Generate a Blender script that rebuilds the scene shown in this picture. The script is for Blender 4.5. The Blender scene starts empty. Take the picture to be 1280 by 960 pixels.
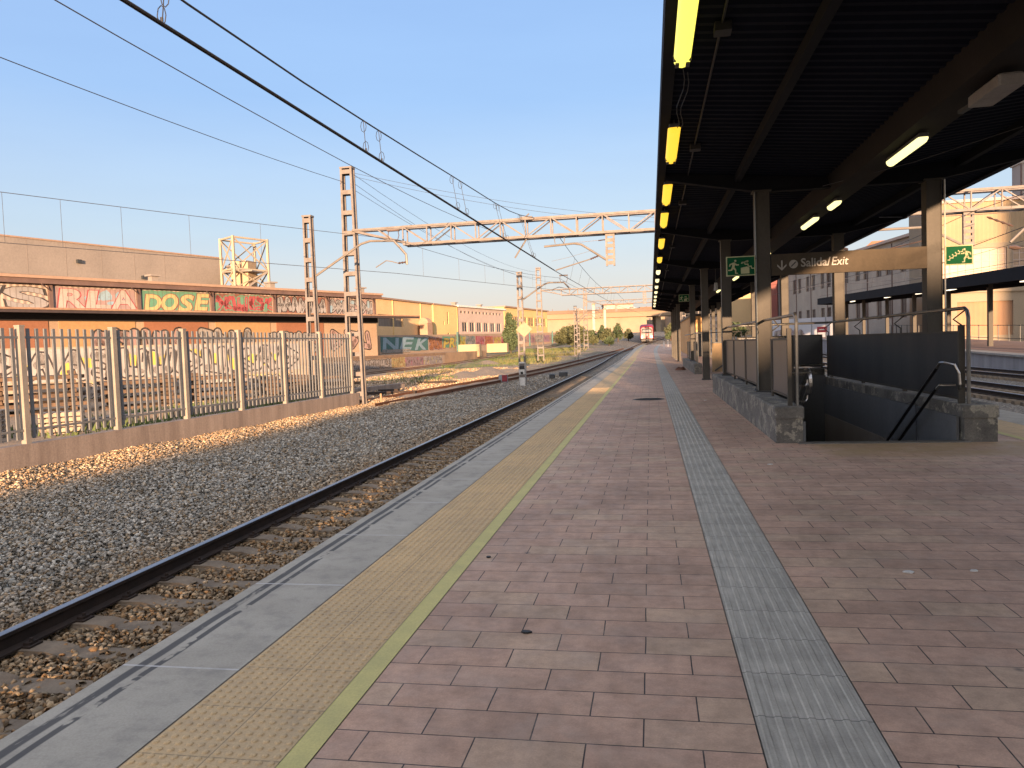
import bpy, bmesh, math, random
import numpy as np
from mathutils import Vector, Matrix
random.seed(7); np.random.seed(7)
SC = bpy.context.scene
COL = SC.collection
R = math.radians

# ------------------------------------------------------------------ helpers
def rise(y):
    """the line climbs a gentle grade beyond the platforms"""
    if y <= 60: return 0.0
    if y <= 166: return 0.000187 * (y - 60.0) ** 2
    return 2.101 + 0.03 * (min(y, 300.0) - 166.0)
def rise_opp(y):
    """the opposite platform starts climbing earlier"""
    return 0.0205 * max(0.0, y - 48.0)
def curve(y):
    """lateral shift of the line where it bends right"""
    t = max(0.0, y - 95.0) / 71.0
    return 3.6 * t * t

def lin(c):
    return tuple(((v / 12.92) if v <= 0.04045 else ((v + 0.055) / 1.055) ** 2.4) for v in c)

ORIG = {}
class MB:
    def __init__(s):
        s.v = []; s.f = []; s.m = []; s.M = None
    def add(s, verts, faces, mi=0):
        o = len(s.v)
        if s.M is not None:
            verts = [tuple(s.M @ Vector(p)) for p in verts]
        s.v.extend([tuple(p) for p in verts])
        for f in faces:
            s.f.append(tuple(i + o for i in f)); s.m.append(mi)
    def box(s, x0, x1, y0, y1, z0, z1, mi=0):
        v = [(x0,y0,z0),(x1,y0,z0),(x1,y1,z0),(x0,y1,z0),(x0,y0,z1),(x1,y0,z1),(x1,y1,z1),(x0,y1,z1)]
        f = [(0,3,2,1),(4,5,6,7),(0,1,5,4),(1,2,6,5),(2,3,7,6),(3,0,4,7)]
        s.add(v, f, mi)
    def bbox(s, x0, x1, y0, y1, z0, z1, b=0.01, mi=0):
        """box with chamfered top edges and vertical corners"""
        def ring(z, i):
            return [(x0+i+b,y0+i,z),(x1-i-b,y0+i,z),(x1-i,y0+i+b,z),(x1-i,y1-i-b,z),(x1-i-b,y1-i,z),(x0+i+b,y1-i,z),(x0+i,y1-i-b,z),(x0+i,y0+i+b,z)]
        v = ring(z0,0)+ring(z1-b,0)+ring(z1,b*0.8)
        f = []
        for k in range(2):
            for i in range(8):
                j=(i+1)%8
                f.append((k*8+i,k*8+j,(k+1)*8+j,(k+1)*8+i))
        f.append(tuple(range(16,24))); f.append(tuple(range(7,-1,-1)))
        s.add(v,f,mi)
    def quad(s, a, b, c, d, mi=0):
        s.add([a,b,c,d],[(0,1,2,3)],mi)
    def bar(s, a, b, w, h=None, mi=0, up=(0,0,1)):
        """rectangular bar from a to b"""
        h = w if h is None else h
        a=Vector(a); b=Vector(b); d=(b-a)
        if d.length<1e-6: return
        d.normalize(); up=Vector(up)
        if abs(d.dot(up))>0.98: up=Vector((0,1,0))
        sx=d.cross(up).normalized(); sz=sx.cross(d).normalized()
        v=[]
        for p in (a,b):
            for (i,j) in ((-1,-1),(1,-1),(1,1),(-1,1)):
                v.append(tuple(p+sx*(i*w/2)+sz*(j*h/2)))
        s.add(v,[(3,2,1,0),(4,5,6,7),(0,1,5,4),(1,2,6,5),(2,3,7,6),(3,0,4,7)],mi)
    def tube(s, pts, r, n=8, mi=0, cap=True):
        pts=[Vector(p) for p in pts]
        rr = r if isinstance(r,(list,tuple)) else [r]*len(pts)
        v=[]; f=[]
        prev=None
        for i,p in enumerate(pts):
            if i==0: d=pts[1]-p
            elif i==len(pts)-1: d=p-pts[i-1]
            else: d=(pts[i+1]-p).normalized()+(p-pts[i-1]).normalized()
            if d.length < 1e-9: d = Vector((0,0,1))
            d.normalize()
            if prev is None:
                u=Vector((0,0,1)) if abs(d.z)<0.9 else Vector((1,0,0))
                sx=d.cross(u).normalized()
            else:
                sx=(prev-d*prev.dot(d))
                sx.normalize()
            prev=sx; sy=d.cross(sx)
            for k in range(n):
                a=2*math.pi*k/n
                v.append(tuple(p+(sx*math.cos(a)+sy*math.sin(a))*rr[i]))
        for i in range(len(pts)-1):
            for k in range(n):
                j=(k+1)%n
                f.append((i*n+k,i*n+j,(i+1)*n+j,(i+1)*n+k))
        if cap:
            f.append(tuple(range(n-1,-1,-1))); f.append(tuple(range((len(pts)-1)*n,len(pts)*n)))
        s.add(v,f,mi)
    def prism(s, poly, o, ex, ey, ez, depth, mi=0):
        """extrude a 2D polygon (list of (u,v)) placed at o with axes ex,ey along ez by depth"""
        o=Vector(o);ex=Vector(ex);ey=Vector(ey);ez=Vector(ez)
        n=len(poly)
        v=[tuple(o+ex*u+ey*w) for u,w in poly]+[tuple(o+ex*u+ey*w+ez*depth) for u,w in poly]
        f=[tuple(range(n-1,-1,-1)),tuple(range(n,2*n))]
        for i in range(n):
            j=(i+1)%n; f.append((i,j,n+j,n+i))
        s.add(v,f,mi)
    def disc(s, o, ex, ey, ez, r, depth, n=24, mi=0):
        s.prism([(r*math.cos(2*math.pi*k/n), r*math.sin(2*math.pi*k/n)) for k in range(n)], o, ex, ey, ez, depth, mi)
    def text(s, txt, o, ex, ey, size, extrude=0.004, offset=0.0, mi=0, width=None, align='LEFT', shear=0.0, spacing=1.0):
        cu=bpy.data.curves.new('lettering','FONT'); cu.body=txt; cu.size=size; cu.extrude=extrude; cu.offset=offset
        cu.align_x=align; cu.resolution_u=3; cu.shear=shear; cu.space_character=spacing
        ob=bpy.data.objects.new('lettering',cu)
        me=bpy.data.meshes.new_from_object(ob)
        vs=np.array([tuple(v.co) for v in me.vertices]) if len(me.vertices) else np.zeros((0,3))
        fs=[tuple(p.vertices) for p in me.polygons]
        bpy.data.objects.remove(ob); bpy.data.curves.remove(cu); bpy.data.meshes.remove(me)
        if len(vs)==0: return 0
        sx=1.0
        if width:
            w=vs[:,0].max()-vs[:,0].min(); sx=width/w
            vs[:,0]=(vs[:,0]-vs[:,0].min())*sx
        o=Vector(o);ex=Vector(ex).normalized();ey=Vector(ey).normalized();ez=ex.cross(ey)
        s.add([tuple(o+ex*float(p[0])+ey*float(p[1])+ez*float(p[2])) for p in vs],fs,mi)
        return vs[:,0].max()
    def build(s, name, mat, parent=None, smooth=False):
        me=bpy.data.meshes.new(name)
        off=Vector((0,0,0))
        if parent is not None: off=ORIG.get(parent.name,Vector((0,0,0)))
        if off.length>0:
            vv=[(p[0]-off.x,p[1]-off.y,p[2]-off.z) for p in s.v]
        else: vv=s.v
        me.from_pydata(vv,[],s.f)
        mats = mat if isinstance(mat,(list,tuple)) else [mat]
        for m in mats: me.materials.append(m)
        if len(mats)>1: me.polygons.foreach_set('material_index',s.m)
        if smooth:
            me.polygons.foreach_set('use_smooth',[True]*len(me.polygons))
        me.update()
        o=bpy.data.objects.new(name,me); COL.objects.link(o)
        if parent is not None:
            o.parent=parent; ORIG[o.name]=off
        return o

def tag(o,label=None,cat=None,group=None,kind=None):
    if label: o['label']=label
    if cat: o['category']=cat
    if group: o['group']=group
    if kind: o['kind']=kind
    return o
def thing(name,label,cat,loc=(0,0,0),group=None):
    o=bpy.data.objects.new(name,None); COL.objects.link(o); o.location=loc
    o.empty_display_size=0.2
    ORIG[o.name]=Vector(loc)
    return tag(o,label,cat,group)
def struct(name,mb,mat,label=None,cat=None,smooth=False):
    o=mb.build(name,mat,None,smooth); o['kind']='structure'
    tag(o,label,cat); return o
KIDS={}
def dup(root,loc,label=None,rotz=None):
    def cp(o,par):
        c=o.copy(); COL.objects.link(c)
        if par is not None: c.parent=par
        for ch in [k for k in list(COL.objects) if k.parent==o]: cp(ch,c)
        return c
    c=cp(root,None); c.location=loc
    if rotz is not None: c.rotation_euler=(0,0,rotz)
    if label: c['label']=label
    return c

# ------------------------------------------------------------------ materials
def newmat(name):
    m=bpy.data.materials.new(name); m.use_nodes=True
    nt=m.node_tree; b=nt.nodes['Principled BSDF']
    return m,nt,b
def N(nt,t,**kw):
    n=nt.nodes.new(t)
    for k,v in kw.items():
        if k in n.inputs.keys(): n.inputs[k].default_value=v
        else: setattr(n,k,v)
    return n
def ramp(nt,src,stops):
    r=nt.nodes.new('ShaderNodeValToRGB'); els=r.color_ramp.elements
    while len(els)<len(stops): els.new(0.5)
    for e,(p,c) in zip(els,stops):
        e.position=p; e.color=(c[0],c[1],c[2],1) if isinstance(c,(tuple,list)) else (c,c,c,1)
    nt.links.new(src,r.inputs[0]); return r.outputs[0]
def mixc(nt,f,a,b,mode='MIX'):
    n=nt.nodes.new('ShaderNodeMix'); n.data_type='RGBA'; n.blend_type=mode
    for sock,val in ((n.inputs[0],f),(n.inputs[6],a),(n.inputs[7],b)):
        if hasattr(val,'is_linked') or hasattr(val,'links'): nt.links.new(val,sock)
        elif isinstance(val,(tuple,list)): sock.default_value=(val[0],val[1],val[2],1)
        else: sock.default_value=val
    return n.outputs[2]
def math_(nt,op,a,b=None,c=None):
    n=nt.nodes.new('ShaderNodeMath'); n.operation=op
    for i,val in enumerate((a,b,c)):
        if val is None: continue
        if hasattr(val,'links'): nt.links.new(val,n.inputs[i])
        else: n.inputs[i].default_value=val
    return n.outputs[0]
def geo(nt,scale=None):
    g=nt.nodes.new('ShaderNodeNewGeometry')
    if scale is None: return g.outputs['Position']
    mp=nt.nodes.new('ShaderNodeMapping'); mp.inputs['Scale'].default_value=scale
    nt.links.new(g.outputs['Position'],mp.inputs[0]); return mp.outputs[0]
def noise(nt,scale,detail=4,rough=0.6,vec=None,out=0):
    n=nt.nodes.new('ShaderNodeTexNoise'); n.inputs['Scale'].default_value=scale
    n.inputs['Detail'].default_value=detail; n.inputs['Roughness'].default_value=rough
    nt.links.new(vec if vec is not None else geo(nt),n.inputs['Vector']); return n.outputs[out]
def bump(nt,b,h,strength=0.4,dist=0.01):
    n=nt.nodes.new('ShaderNodeBump'); n.inputs['Strength'].default_value=strength; n.inputs['Distance'].default_value=dist
    nt.links.new(h,n.inputs['Height']); nt.links.new(n.outputs[0],b.inputs['Normal']); return n
MC={}
def M(name,c1,c2=None,rough=0.8,metal=0.0,ns=3.0,fine=40.0,bs=0.25,streak=False,spec=0.5,fineamt=0.18,dist=0.01):
    """weathered paint / stone / metal: two tones by noise, fine speckle, bump"""
    if name in MC: return MC[name]
    m,nt,b=newmat(name)
    c2=c2 or tuple(v*0.72 for v in c1)
    vec=geo(nt,(1,1,0.12)) if streak else geo(nt)
    f=noise(nt,ns,5,0.62,vec)
    f=ramp(nt,f,[(0.35,0.0),(0.68,1.0)])
    base=mixc(nt,f,c1,c2)
    fn=noise(nt,fine,3,0.7)
    sp=ramp(nt,fn,[(0.3,1-fineamt),(0.7,1+0.0)])
    base=mixc(nt,1.0,base,sp,'MULTIPLY')
    nt.links.new(base,b.inputs['Base Color'])
    b.inputs['Roughness'].default_value=rough; b.inputs['Metallic'].default_value=metal
    b.inputs['Specular IOR Level'].default_value=spec
    if bs>0: bump(nt,b,fn,bs,dist)
    MC[name]=m; return m
def emis(name,col,strength,back=(0.5,0.5,0.45)):
    m,nt,b=newmat(name)
    b.inputs['Base Color'].default_value=(*back,1)
    b.inputs['Emission Color'].default_value=(*col,1); b.inputs['Emission Strength'].default_value=strength
    return m

concrete = M('concrete',(.36,.35,.33),(.24,.235,.225),0.88,ns=1.6,fine=60)
wallconc = M('fence_wall_concrete',(.36,.29,.24),(.22,.17,.14),0.9,ns=2.6,fine=26,streak=True,fineamt=.3)
galv = M('galvanised_paint',(.30,.33,.35),(.24,.26,.27),0.55,0.2,ns=2.0,fine=25,bs=.1)
mastm = M('mast_steel',(.21,.19,.178),(.15,.125,.108),0.65,0.25,ns=3.5,fine=30,bs=.15)
darksteel = M('dark_painted_steel',(.050,.055,.058),(.035,.038,.042),0.5,0.1,ns=2,fine=30,bs=.05)
colsteel = M('column_paint',(.078,.070,.057),(.056,.050,.041),0.6,0.0,spec=.3,ns=2.5,fine=30,bs=.05,streak=True)
canopydark = M('canopy_paint',(.011,.014,.026),(.008,.010,.019),0.9,0.0,ns=.6,fine=12,bs=.05,spec=.15)
beamdark = M('beam_paint',(.013,.014,.019),(.009,.010,.013),0.85,0.0,ns=1,fine=12,bs=.05,spec=.2)
railside = M('rusty_rail_side',(.055,.035,.026),(.03,.022,.018),0.85,0.2,ns=6,fine=50,bs=.3)
rustrail = M('rusty_rail',(.20,.085,.04),(.12,.05,.027),0.85,0.2,ns=6,fine=50,bs=.3)
railtop = M('worn_rail_head',(.36,.36,.38),(.28,.28,.30),0.33,0.9,ns=3,fine=80,bs=.03)
sleeperm = M('sleeper_concrete',(.27,.215,.155),(.16,.125,.09),0.95,ns=5,fine=60,bs=.5)
woodm = M('old_timber',(.16,.10,.06),(.07,.045,.03),0.9,ns=4,fine=30,bs=.4)
palletm = M('pallet_wood',(.48,.38,.28),(.30,.23,.17),0.9,ns=4,fine=30,bs=.3)
stainless = M('stainless_tube',(.55,.53,.50),(.42,.40,.38),0.28,0.95,ns=6,fine=60,bs=.05)
darkrail = M('dark_handrail',(.03,.03,.033),(.02,.02,.022),0.35,0.4,ns=6,fine=60,bs=.05)
wirem = M('copper_wire',(.05,.048,.05),(.03,.03,.03),0.6,0.5,bs=0)
wiregrey = M('steel_wire',(.12,.12,.13),(.08,.08,.09),0.6,0.5,bs=0)
blackm = M('black_paint',(.012,.012,.013),(.02,.02,.02),0.6,bs=0)
white = M('white_paint',(.72,.70,.66),(.6,.58,.54),0.7,ns=2,fine=30,bs=.1)
glassdark = M('smoked_window',(.06,.07,.08),(.035,.04,.05),0.12,0.0,ns=1,fine=3,bs=0)
yellowwall = M('yellow_render',(.74,.53,.23),(.66,.46,.20),0.9,ns=.25,fine=6,bs=.1)
peachwall = M('peach_render',(.40,.29,.205),(.33,.235,.165),0.9,ns=.3,fine=6,bs=.1)
whitewall = M('offwhite_render',(.50,.40,.34),(.44,.35,.30),0.9,ns=.4,fine=6,bs=.1)
palegrey = M('pale_grey_panel',(.27,.235,.205),(.23,.20,.175),0.9,ns=.2,fine=4,bs=.1)
creamwall = M('cream_cladding',(.30,.24,.165),(.26,.205,.145),0.85,ns=.3,fine=8,bs=.1)
stonewall = M('old_plaster_facade',(.42,.37,.31),(.33,.29,.25),0.92,ns=.35,fine=8,bs=.15)
orangewall = M('orange_render',(.30,.135,.08),(.24,.11,.065),0.9,ns=.3,fine=6,bs=.1)
tilem = M('roof_tiles',(.30,.15,.09),(.22,.11,.07),0.9,ns=1,fine=8,bs=.3)
brownm = M('brown_metal',(.16,.10,.08),(.11,.07,.06),0.7,ns=1,fine=8,bs=.1)

# brick paving ---------------------------------------------------------------
def brickmat():
    m,nt,b=newmat('brick_paving')
    g=geo(nt); mp=N(nt,'ShaderNodeMapping'); nt.links.new(g,mp.inputs[0])
    mp.inputs['Location'].default_value=(0.058+0.428*4,-0.004+0.0,0)
    br=N(nt,'ShaderNodeTexBrick'); br.offset=0.5; br.inputs['Scale'].default_value=1.0
    nz=noise(nt,2.2,2,.5)
    dv=N(nt,'ShaderNodeVectorMath',operation='MULTIPLY_ADD'); nt.links.new(noise(nt,2.2,2,.5,out=1),dv.inputs[0])
    dv.inputs[1].default_value=(.010,.006,0); nt.links.new(mp.outputs[0],dv.inputs[2])
    nt.links.new(dv.outputs[0],br.inputs['Vector'])
    br.inputs['Brick Width'].default_value=.428; br.inputs['Row Height'].default_value=.2165
    br.inputs['Mortar Size'].default_value=.0034; br.inputs['Mortar Smooth'].default_value=.25
    br.inputs['Color1'].default_value=(.56,.36,.255,1); br.inputs['Color2'].default_value=(.485,.31,.225,1)
    br.inputs['Mortar'].default_value=(.045,.034,.030,1); br.inputs['Bias'].default_value=-.1
    # a few paler and browner bricks: second brick texture with same layout feeding a ramp
    br2=N(nt,'ShaderNodeTexBrick'); br2.offset=0.5; nt.links.new(dv.outputs[0],br2.inputs['Vector'])
    br2.inputs['Scale'].default_value=1.0
    br2.inputs['Brick Width'].default_value=.428; br2.inputs['Row Height'].default_value=.2165; br2.inputs['Mortar Size'].default_value=0
    br2.inputs['Color1'].default_value=(0,0,0,1); br2.inputs['Color2'].default_value=(1,1,1,1)
    pale=ramp(nt,br2.outputs['Color'],[(0.0,0.0),(0.74,0.0),(0.78,.55),(1.0,.7)])
    col=mixc(nt,pale,br.outputs['Color'],(.57,.405,.275))
    br_dark=ramp(nt,br2.outputs['Color'],[(0.0,.86),(0.12,.86),(0.2,1.0),(1,1)])
    col=mixc(nt,1.0,col,br_dark,'MULTIPLY')
    col=mixc(nt,br.outputs['Fac'],col,(.045,.034,.030))
    # blotches, dirt
    d1=ramp(nt,noise(nt,1.1,6,.65),[(.33,.72),(.62,1.08)])
    col=mixc(nt,1.0,col,d1,'MULTIPLY')
    d2=ramp(nt,noise(nt,9,6,.75),[(.32,.74),(.6,1.05)])
    col=mixc(nt,1.0,col,d2,'MULTIPLY')
    d3=ramp(nt,noise(nt,120,3,.7),[(.3,.86),(.7,1.08)])
    col=mixc(nt,1.0,col,d3,'MULTIPLY')
    # purple-grey haze of wear
    w=ramp(nt,noise(nt,3.4,5,.7),[(.5,0.0),(.72,.45)])
    col=mixc(nt,w,col,(.42,.32,.25))
    # small dark gum spots
    vo=N(nt,'ShaderNodeTexVoronoi'); vo.inputs['Scale'].default_value=1.7; nt.links.new(g,vo.inputs['Vector'])
    spot=ramp(nt,vo.outputs['Distance'],[(.02,.6),(.05,0.0)])
    col=mixc(nt,spot,col,(.06,.05,.05))
    # yellowed worn patch before the stairs
    sep=N(nt,'ShaderNodeSeparateXYZ'); nt.links.new(g,sep.inputs[0])
    def band(v,a,b_,c,d):
        return ramp(nt,math_(nt,'DIVIDE',math_(nt,'ADD',v,20.0),60.0),[((a+20)/60,0),((b_+20)/60,1),((c+20)/60,1),((d+20)/60,0)])
    ma=math_(nt,'MULTIPLY',band(sep.outputs[0],2.05,2.2,4.85,5.0),band(sep.outputs[1],9.95,10.05,11.3,11.4))
    ma=math_(nt,'MULTIPLY',ma,ramp(nt,noise(nt,2.5,4,.6),[(.3,.3),(.6,.85)]))
    col=mixc(nt,ma,col,(.36,.25,.13))
    nt.links.new(col,b.inputs['Base Color'])
    rr=ramp(nt,noise(nt,5,5,.7),[(.3,.55),(.7,.85)]); nt.links.new(rr,b.inputs['Roughness'])
    h=math_(nt,'SUBTRACT',noise(nt,60,4,.7),math_(nt,'MULTIPLY',br.outputs['Fac'],3.0))
    bump(nt,b,h,.35,.004)
    return m
bricks=brickmat()

def slabmat():
    m,nt,b=newmat('edge_slab_concrete')
    g=geo(nt); sep=N(nt,'ShaderNodeSeparateXYZ'); nt.links.new(g,sep.inputs[0])
    X,Y=sep.outputs[0],sep.outputs[1]
    base=mixc(nt,ramp(nt,noise(nt,1.5,6,.65),[(.3,0),(.7,1)]),(.45,.42,.355),(.33,.305,.255))
    base=mixc(nt,1.0,base,ramp(nt,noise(nt,90,3,.7),[(.3,.85),(.7,1.06)]),'MULTIPLY')
    base=mixc(nt,ramp(nt,noise(nt,6,5,.7),[(.50,0),(.70,.55)]),base,(.22,.21,.19))
    base=mixc(nt,ramp(nt,noise(nt,4.3,6,.75),[(.6,0),(.75,.35)]),base,(.44,.41,.37))
    # worn black safety stripes along the edge
    nzl=noise(nt,1,3,.6,geo(nt,(3,1.7,1)))
    wob=math_(nt,'MULTIPLY',math_(nt,'SUBTRACT',noise(nt,1,2,.5,geo(nt,(0,2.4,0))),.5),.02)
    Xw=math_(nt,'ADD',X,wob)
    def strip(c,w): 
        d=math_(nt,'ABSOLUTE',math_(nt,'SUBTRACT',Xw,c)); return ramp(nt,d,[(w*.85,1),(w*1.1,0)])
    s1=math_(nt,'MULTIPLY',strip(-2.5,.026),ramp(nt,noise(nt,1,4,.7,geo(nt,(9,2.2,1))),[(.36,.25),(.42,1)]))
    s2=math_(nt,'MULTIPLY',strip(-2.42,.019),ramp(nt,noise(nt,1,3,.6,geo(nt,(5,3.3,1))),[(.42,.0),(.45,1)]))
    dark=math_(nt,'MAXIMUM',s1,s2)
    dark=math_(nt,'MULTIPLY',dark,.86)
    base=mixc(nt,dark,base,(.045,.045,.05))
    # transverse joints with chalky mortar
    jy=math_(nt,'ABSOLUTE',math_(nt,'SUBTRACT',math_(nt,'FRACT',math_(nt,'DIVIDE',math_(nt,'SUBTRACT',Y,3.313-.65-13.0),1.3)),.5))
    jl=ramp(nt,jy,[(.003,1),(.006,0)])
    jl=math_(nt,'MULTIPLY',jl,ramp(nt,noise(nt,7,3,.6),[(.35,.3),(.5,1)]))
    base=mixc(nt,jl,base,(.55,.54,.53))
    nt.links.new(base,b.inputs['Base Color']); b.inputs['Roughness'].default_value=.85
    bump(nt,b,noise(nt,70,4,.7),.25,.004)
    return m
slabm=slabmat()

domem=None
def domemat():
    m,nt,b=newmat('tactile_tile')
    g=geo(nt); sep=N(nt,'ShaderNodeSeparateXYZ'); nt.links.new(g,sep.inputs[0])
    base=mixc(nt,ramp(nt,noise(nt,.9,5,.6),[(.35,0),(.65,1)]),(.66,.48,.27),(.56,.42,.25))
    base=mixc(nt,1.0,base,ramp(nt,noise(nt,80,3,.7),[(.3,.8),(.7,1.05)]),'MULTIPLY')
    base=mixc(nt,ramp(nt,noise(nt,7,5,.7),[(.5,0),(.75,.4)]),base,(.24,.20,.17))
    def joint(v,off,per,w):
        f=math_(nt,'ABSOLUTE',math_(nt,'SUBTRACT',math_(nt,'FRACT',math_(nt,'DIVIDE',math_(nt,'SUBTRACT',v,off),per)),.5))
        return ramp(nt,f,[(w,1),(w*1.8,0)])
    j=math_(nt,'MAXIMUM',joint(sep.outputs[1],2.66-.1975-8,.395,.006),joint(sep.outputs[0],-1.675-.1475-2.95,.295,.006))
    base=mixc(nt,math_(nt,'MULTIPLY',j,.6),base,(.10,.08,.06))
    nt.links.new(base,b.inputs['Base Color']); b.inputs['Roughness'].default_value=.8; b.inputs['Specular IOR Level'].default_value=.25
    bump(nt,b,noise(nt,90,3,.7),.2,.003)
    return m
domem=domemat()
yellowline=M('worn_yellow_paint',(.64,.57,.22),(.54,.49,.20),0.75,ns=5,fine=90,bs=.2)
def guidemat():
    m,nt,b=newmat('grey_guide_tile')
    g=geo(nt); sep=N(nt,'ShaderNodeSeparateXYZ'); nt.links.new(g,sep.inputs[0])
    base=mixc(nt,ramp(nt,noise(nt,3,5,.65),[(.35,0),(.65,1)]),(.50,.465,.395),(.35,.325,.275))
    base=mixc(nt,1.0,base,ramp(nt,noise(nt,1,4,.6,geo(nt,(60,4,1))),[(.3,.75),(.7,1.1)]),'MULTIPLY')
    base=mixc(nt,1.0,base,ramp(nt,noise(nt,110,3,.7),[(.3,.85),(.7,1.05)]),'MULTIPLY')
    f=math_(nt,'ABSOLUTE',math_(nt,'SUBTRACT',math_(nt,'FRACT',math_(nt,'DIVIDE',math_(nt,'SUBTRACT',sep.outputs[1],3.1-.205-8.2),.41)),.5))
    j=ramp(nt,f,[(.006,1),(.011,0)])
    base=mixc(nt,math_(nt,'MULTIPLY',j,.7),base,(.06,.06,.06))
    nt.links.new(base,b.inputs['Base Color']); b.inputs['Roughness'].default_value=.7
    bump(nt,b,noise(nt,90,3,.7),.2,.003)
    return m
guidem=guidemat()

def groundmat():
    m,nt,b=newmat('yard_ground')
    g=geo(nt); sep=N(nt,'ShaderNodeSeparateXYZ'); nt.links.new(g,sep.inputs[0])
    X,Y=sep.outputs[0],sep.outputs[1]
    vo=N(nt,'ShaderNodeTexVoronoi'); vo.inputs['Scale'].default_value=17; nt.links.new(g,vo.inputs['Vector'])
    sc=N(nt,'ShaderNodeSeparateColor'); nt.links.new(vo.outputs['Color'],sc.inputs[0])
    stone=ramp(nt,sc.outputs[0],[(0,(.13,.115,.09)),(.3,(.25,.22,.18)),(.6,(.35,.32,.27)),(.85,(.28,.22,.15)),(1,(.50,.46,.40))])
    gap=ramp(nt,vo.outputs['Distance'],[(.25,1),(.75,.25)])
    stone=mixc(nt,1.0,stone,gap,'MULTIPLY')
    earth=mixc(nt,ramp(nt,noise(nt,.35,6,.65),[(.35,0),(.65,1)]),(.46,.32,.20),(.36,.27,.19))
    earth=mixc(nt,1.0,earth,ramp(nt,noise(nt,6,4,.7),[(.3,.65),(.7,1.15)]),'MULTIPLY')
    fe=ramp(nt,math_(nt,'ADD',math_(nt,'MULTIPLY',math_(nt,'ADD',X,60.0),1/60.0),math_(nt,'MULTIPLY',math_(nt,'SUBTRACT',noise(nt,.25,4,.6),.5),.25)),[(.79,1),(.86,0)])
    col=mixc(nt,math_(nt,'MULTIPLY',fe,.75),stone,earth)
    gr=ramp(nt,noise(nt,.16,5,.6),[(.47,0),(.56,.9)])
    far=ramp(nt,math_(nt,'DIVIDE',Y,100.0),[(.72,0),(.86,1)])
    gm=math_(nt,'MULTIPLY',math_(nt,'MULTIPLY',gr,far),fe)
    col=mixc(nt,gm,col,(.13,.15,.045))
    nt.links.new(col,b.inputs['Base Color']); b.inputs['Roughness'].default_value=.95
    h=math_(nt,'SUBTRACT',noise(nt,40,3,.6),math_(nt,'MULTIPLY',vo.outputs['Distance'],1.2))
    bump(nt,b,h,.8,.03)
    return m
groundm=groundmat()
def stonemat():
    m,nt,b=newmat('ballast_stone')
    a=N(nt,'ShaderNodeAttribute'); a.attribute_name='col'; a.attribute_type='GEOMETRY'
    c=mixc(nt,1.0,a.outputs['Color'],ramp(nt,noise(nt,45,4,.7),[(.3,.7),(.7,1.15)]),'MULTIPLY')
    nt.links.new(c,b.inputs['Base Color']); b.inputs['Roughness'].default_value=.9
    return m
stonem=stonemat()
def plinthmat():
    m,nt,b=newmat('stained_plinth')
    g=geo(nt)
    base=mixc(nt,ramp(nt,noise(nt,1.8,6,.7),[(.35,0),(.65,1)]),(.21,.195,.17),(.10,.095,.085))
    base=mixc(nt,ramp(nt,noise(nt,3.2,7,.75),[(.53,0),(.56,.85),(.64,.5)]),base,(.38,.35,.28))
    base=mixc(nt,ramp(nt,noise(nt,2.7,6,.7),[(.55,0),(.68,.6)]),base,(.10,.10,.075))
    base=mixc(nt,1.0,base,ramp(nt,noise(nt,45,4,.7),[(.3,.7),(.7,1.1)]),'MULTIPLY')
    nt.links.new(base,b.inputs['Base Color']); b.inputs['Roughness'].default_value=.9
    bump(nt,b,math_(nt,'ADD',noise(nt,8,6,.7),noise(nt,50,3,.7)),.5,.02)
    return m
plinthm=plinthmat()
def ribbed(name,c1,c2,per,axis='X',depth=.4):
    """corrugated cladding: ribs by bump, a darker colour line along each"""
    m,nt,b=newmat(name)
    tc=N(nt,'ShaderNodeTexCoord'); sep=N(nt,'ShaderNodeSeparateXYZ'); nt.links.new(tc.outputs['Object'],sep.inputs[0])
    v=math_(nt,'ADD',math_(nt,'MULTIPLY',sep.outputs[0],1.0),math_(nt,'MULTIPLY',sep.outputs[1],.75))
    if axis=='Z': v=sep.outputs[2]
    w=math_(nt,'SINE',math_(nt,'MULTIPLY',v,2*math.pi/per))
    base=mixc(nt,ramp(nt,noise(nt,.4,5,.6),[(.35,0),(.65,1)]),c1,c2)
    base=mixc(nt,ramp(nt,w,[(.7,0),(1,.25)]),base,tuple(k*.5 for k in c1))
    nt.links.new(base,b.inputs['Base Color']); b.inputs['Roughness'].default_value=.7
    bump(nt,b,w,depth,.03)
    return m
SUN_E=2.3; SUN_C=(1.0,.64,.38); SKY_S=.15; AIR=1.0; DUST=.6; OZ=2.0; EXPO=2.72; SKYMIX=.88; GLOWP=1.6; GLOWC=(.9,.70,.50)
# ================================================================== GROUND
def gz(x,y):
    z=-0.93+rise(y)
    if x<-6.5:                       # ballast shoulder rising gently to the fence wall
        z+=min(0.10,(-6.5-x)*.02)
        z+=0.05*math.sin(x*1.7+y*.6)*math.sin(y*.9-x*.4)*min(1,(-6.5-x)/3)
    if x<-15: z+=0.05
    return z
def gridlist(fine_pts):
    return sorted(set(round(v,4) for v in fine_pts))
xs=gridlist(list(np.arange(-14,-2,.25))+[-900,-500,-300,-200,-150,-110,-90,-70,-60]+list(np.arange(-50,-14,2.0))+[-1,0,2.08,4.12,6.4]+list(np.arange(8,40,2.0))+[50,70,100,150,250,400,900])
ys=gridlist([-400,-250,-150,-80,-40,-20,-10,-5]+list(np.arange(-2,36,.35))+[11.35,19.5]+list(np.arange(36,60,1.0))+list(np.arange(60,200,4.0))+[220,260,300,350,420,520,700,1000,1500])
g=MB(); nx=len(xs)
for y in ys:
    for x in xs: g.v.append((x,y,gz(x,y)))
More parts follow.
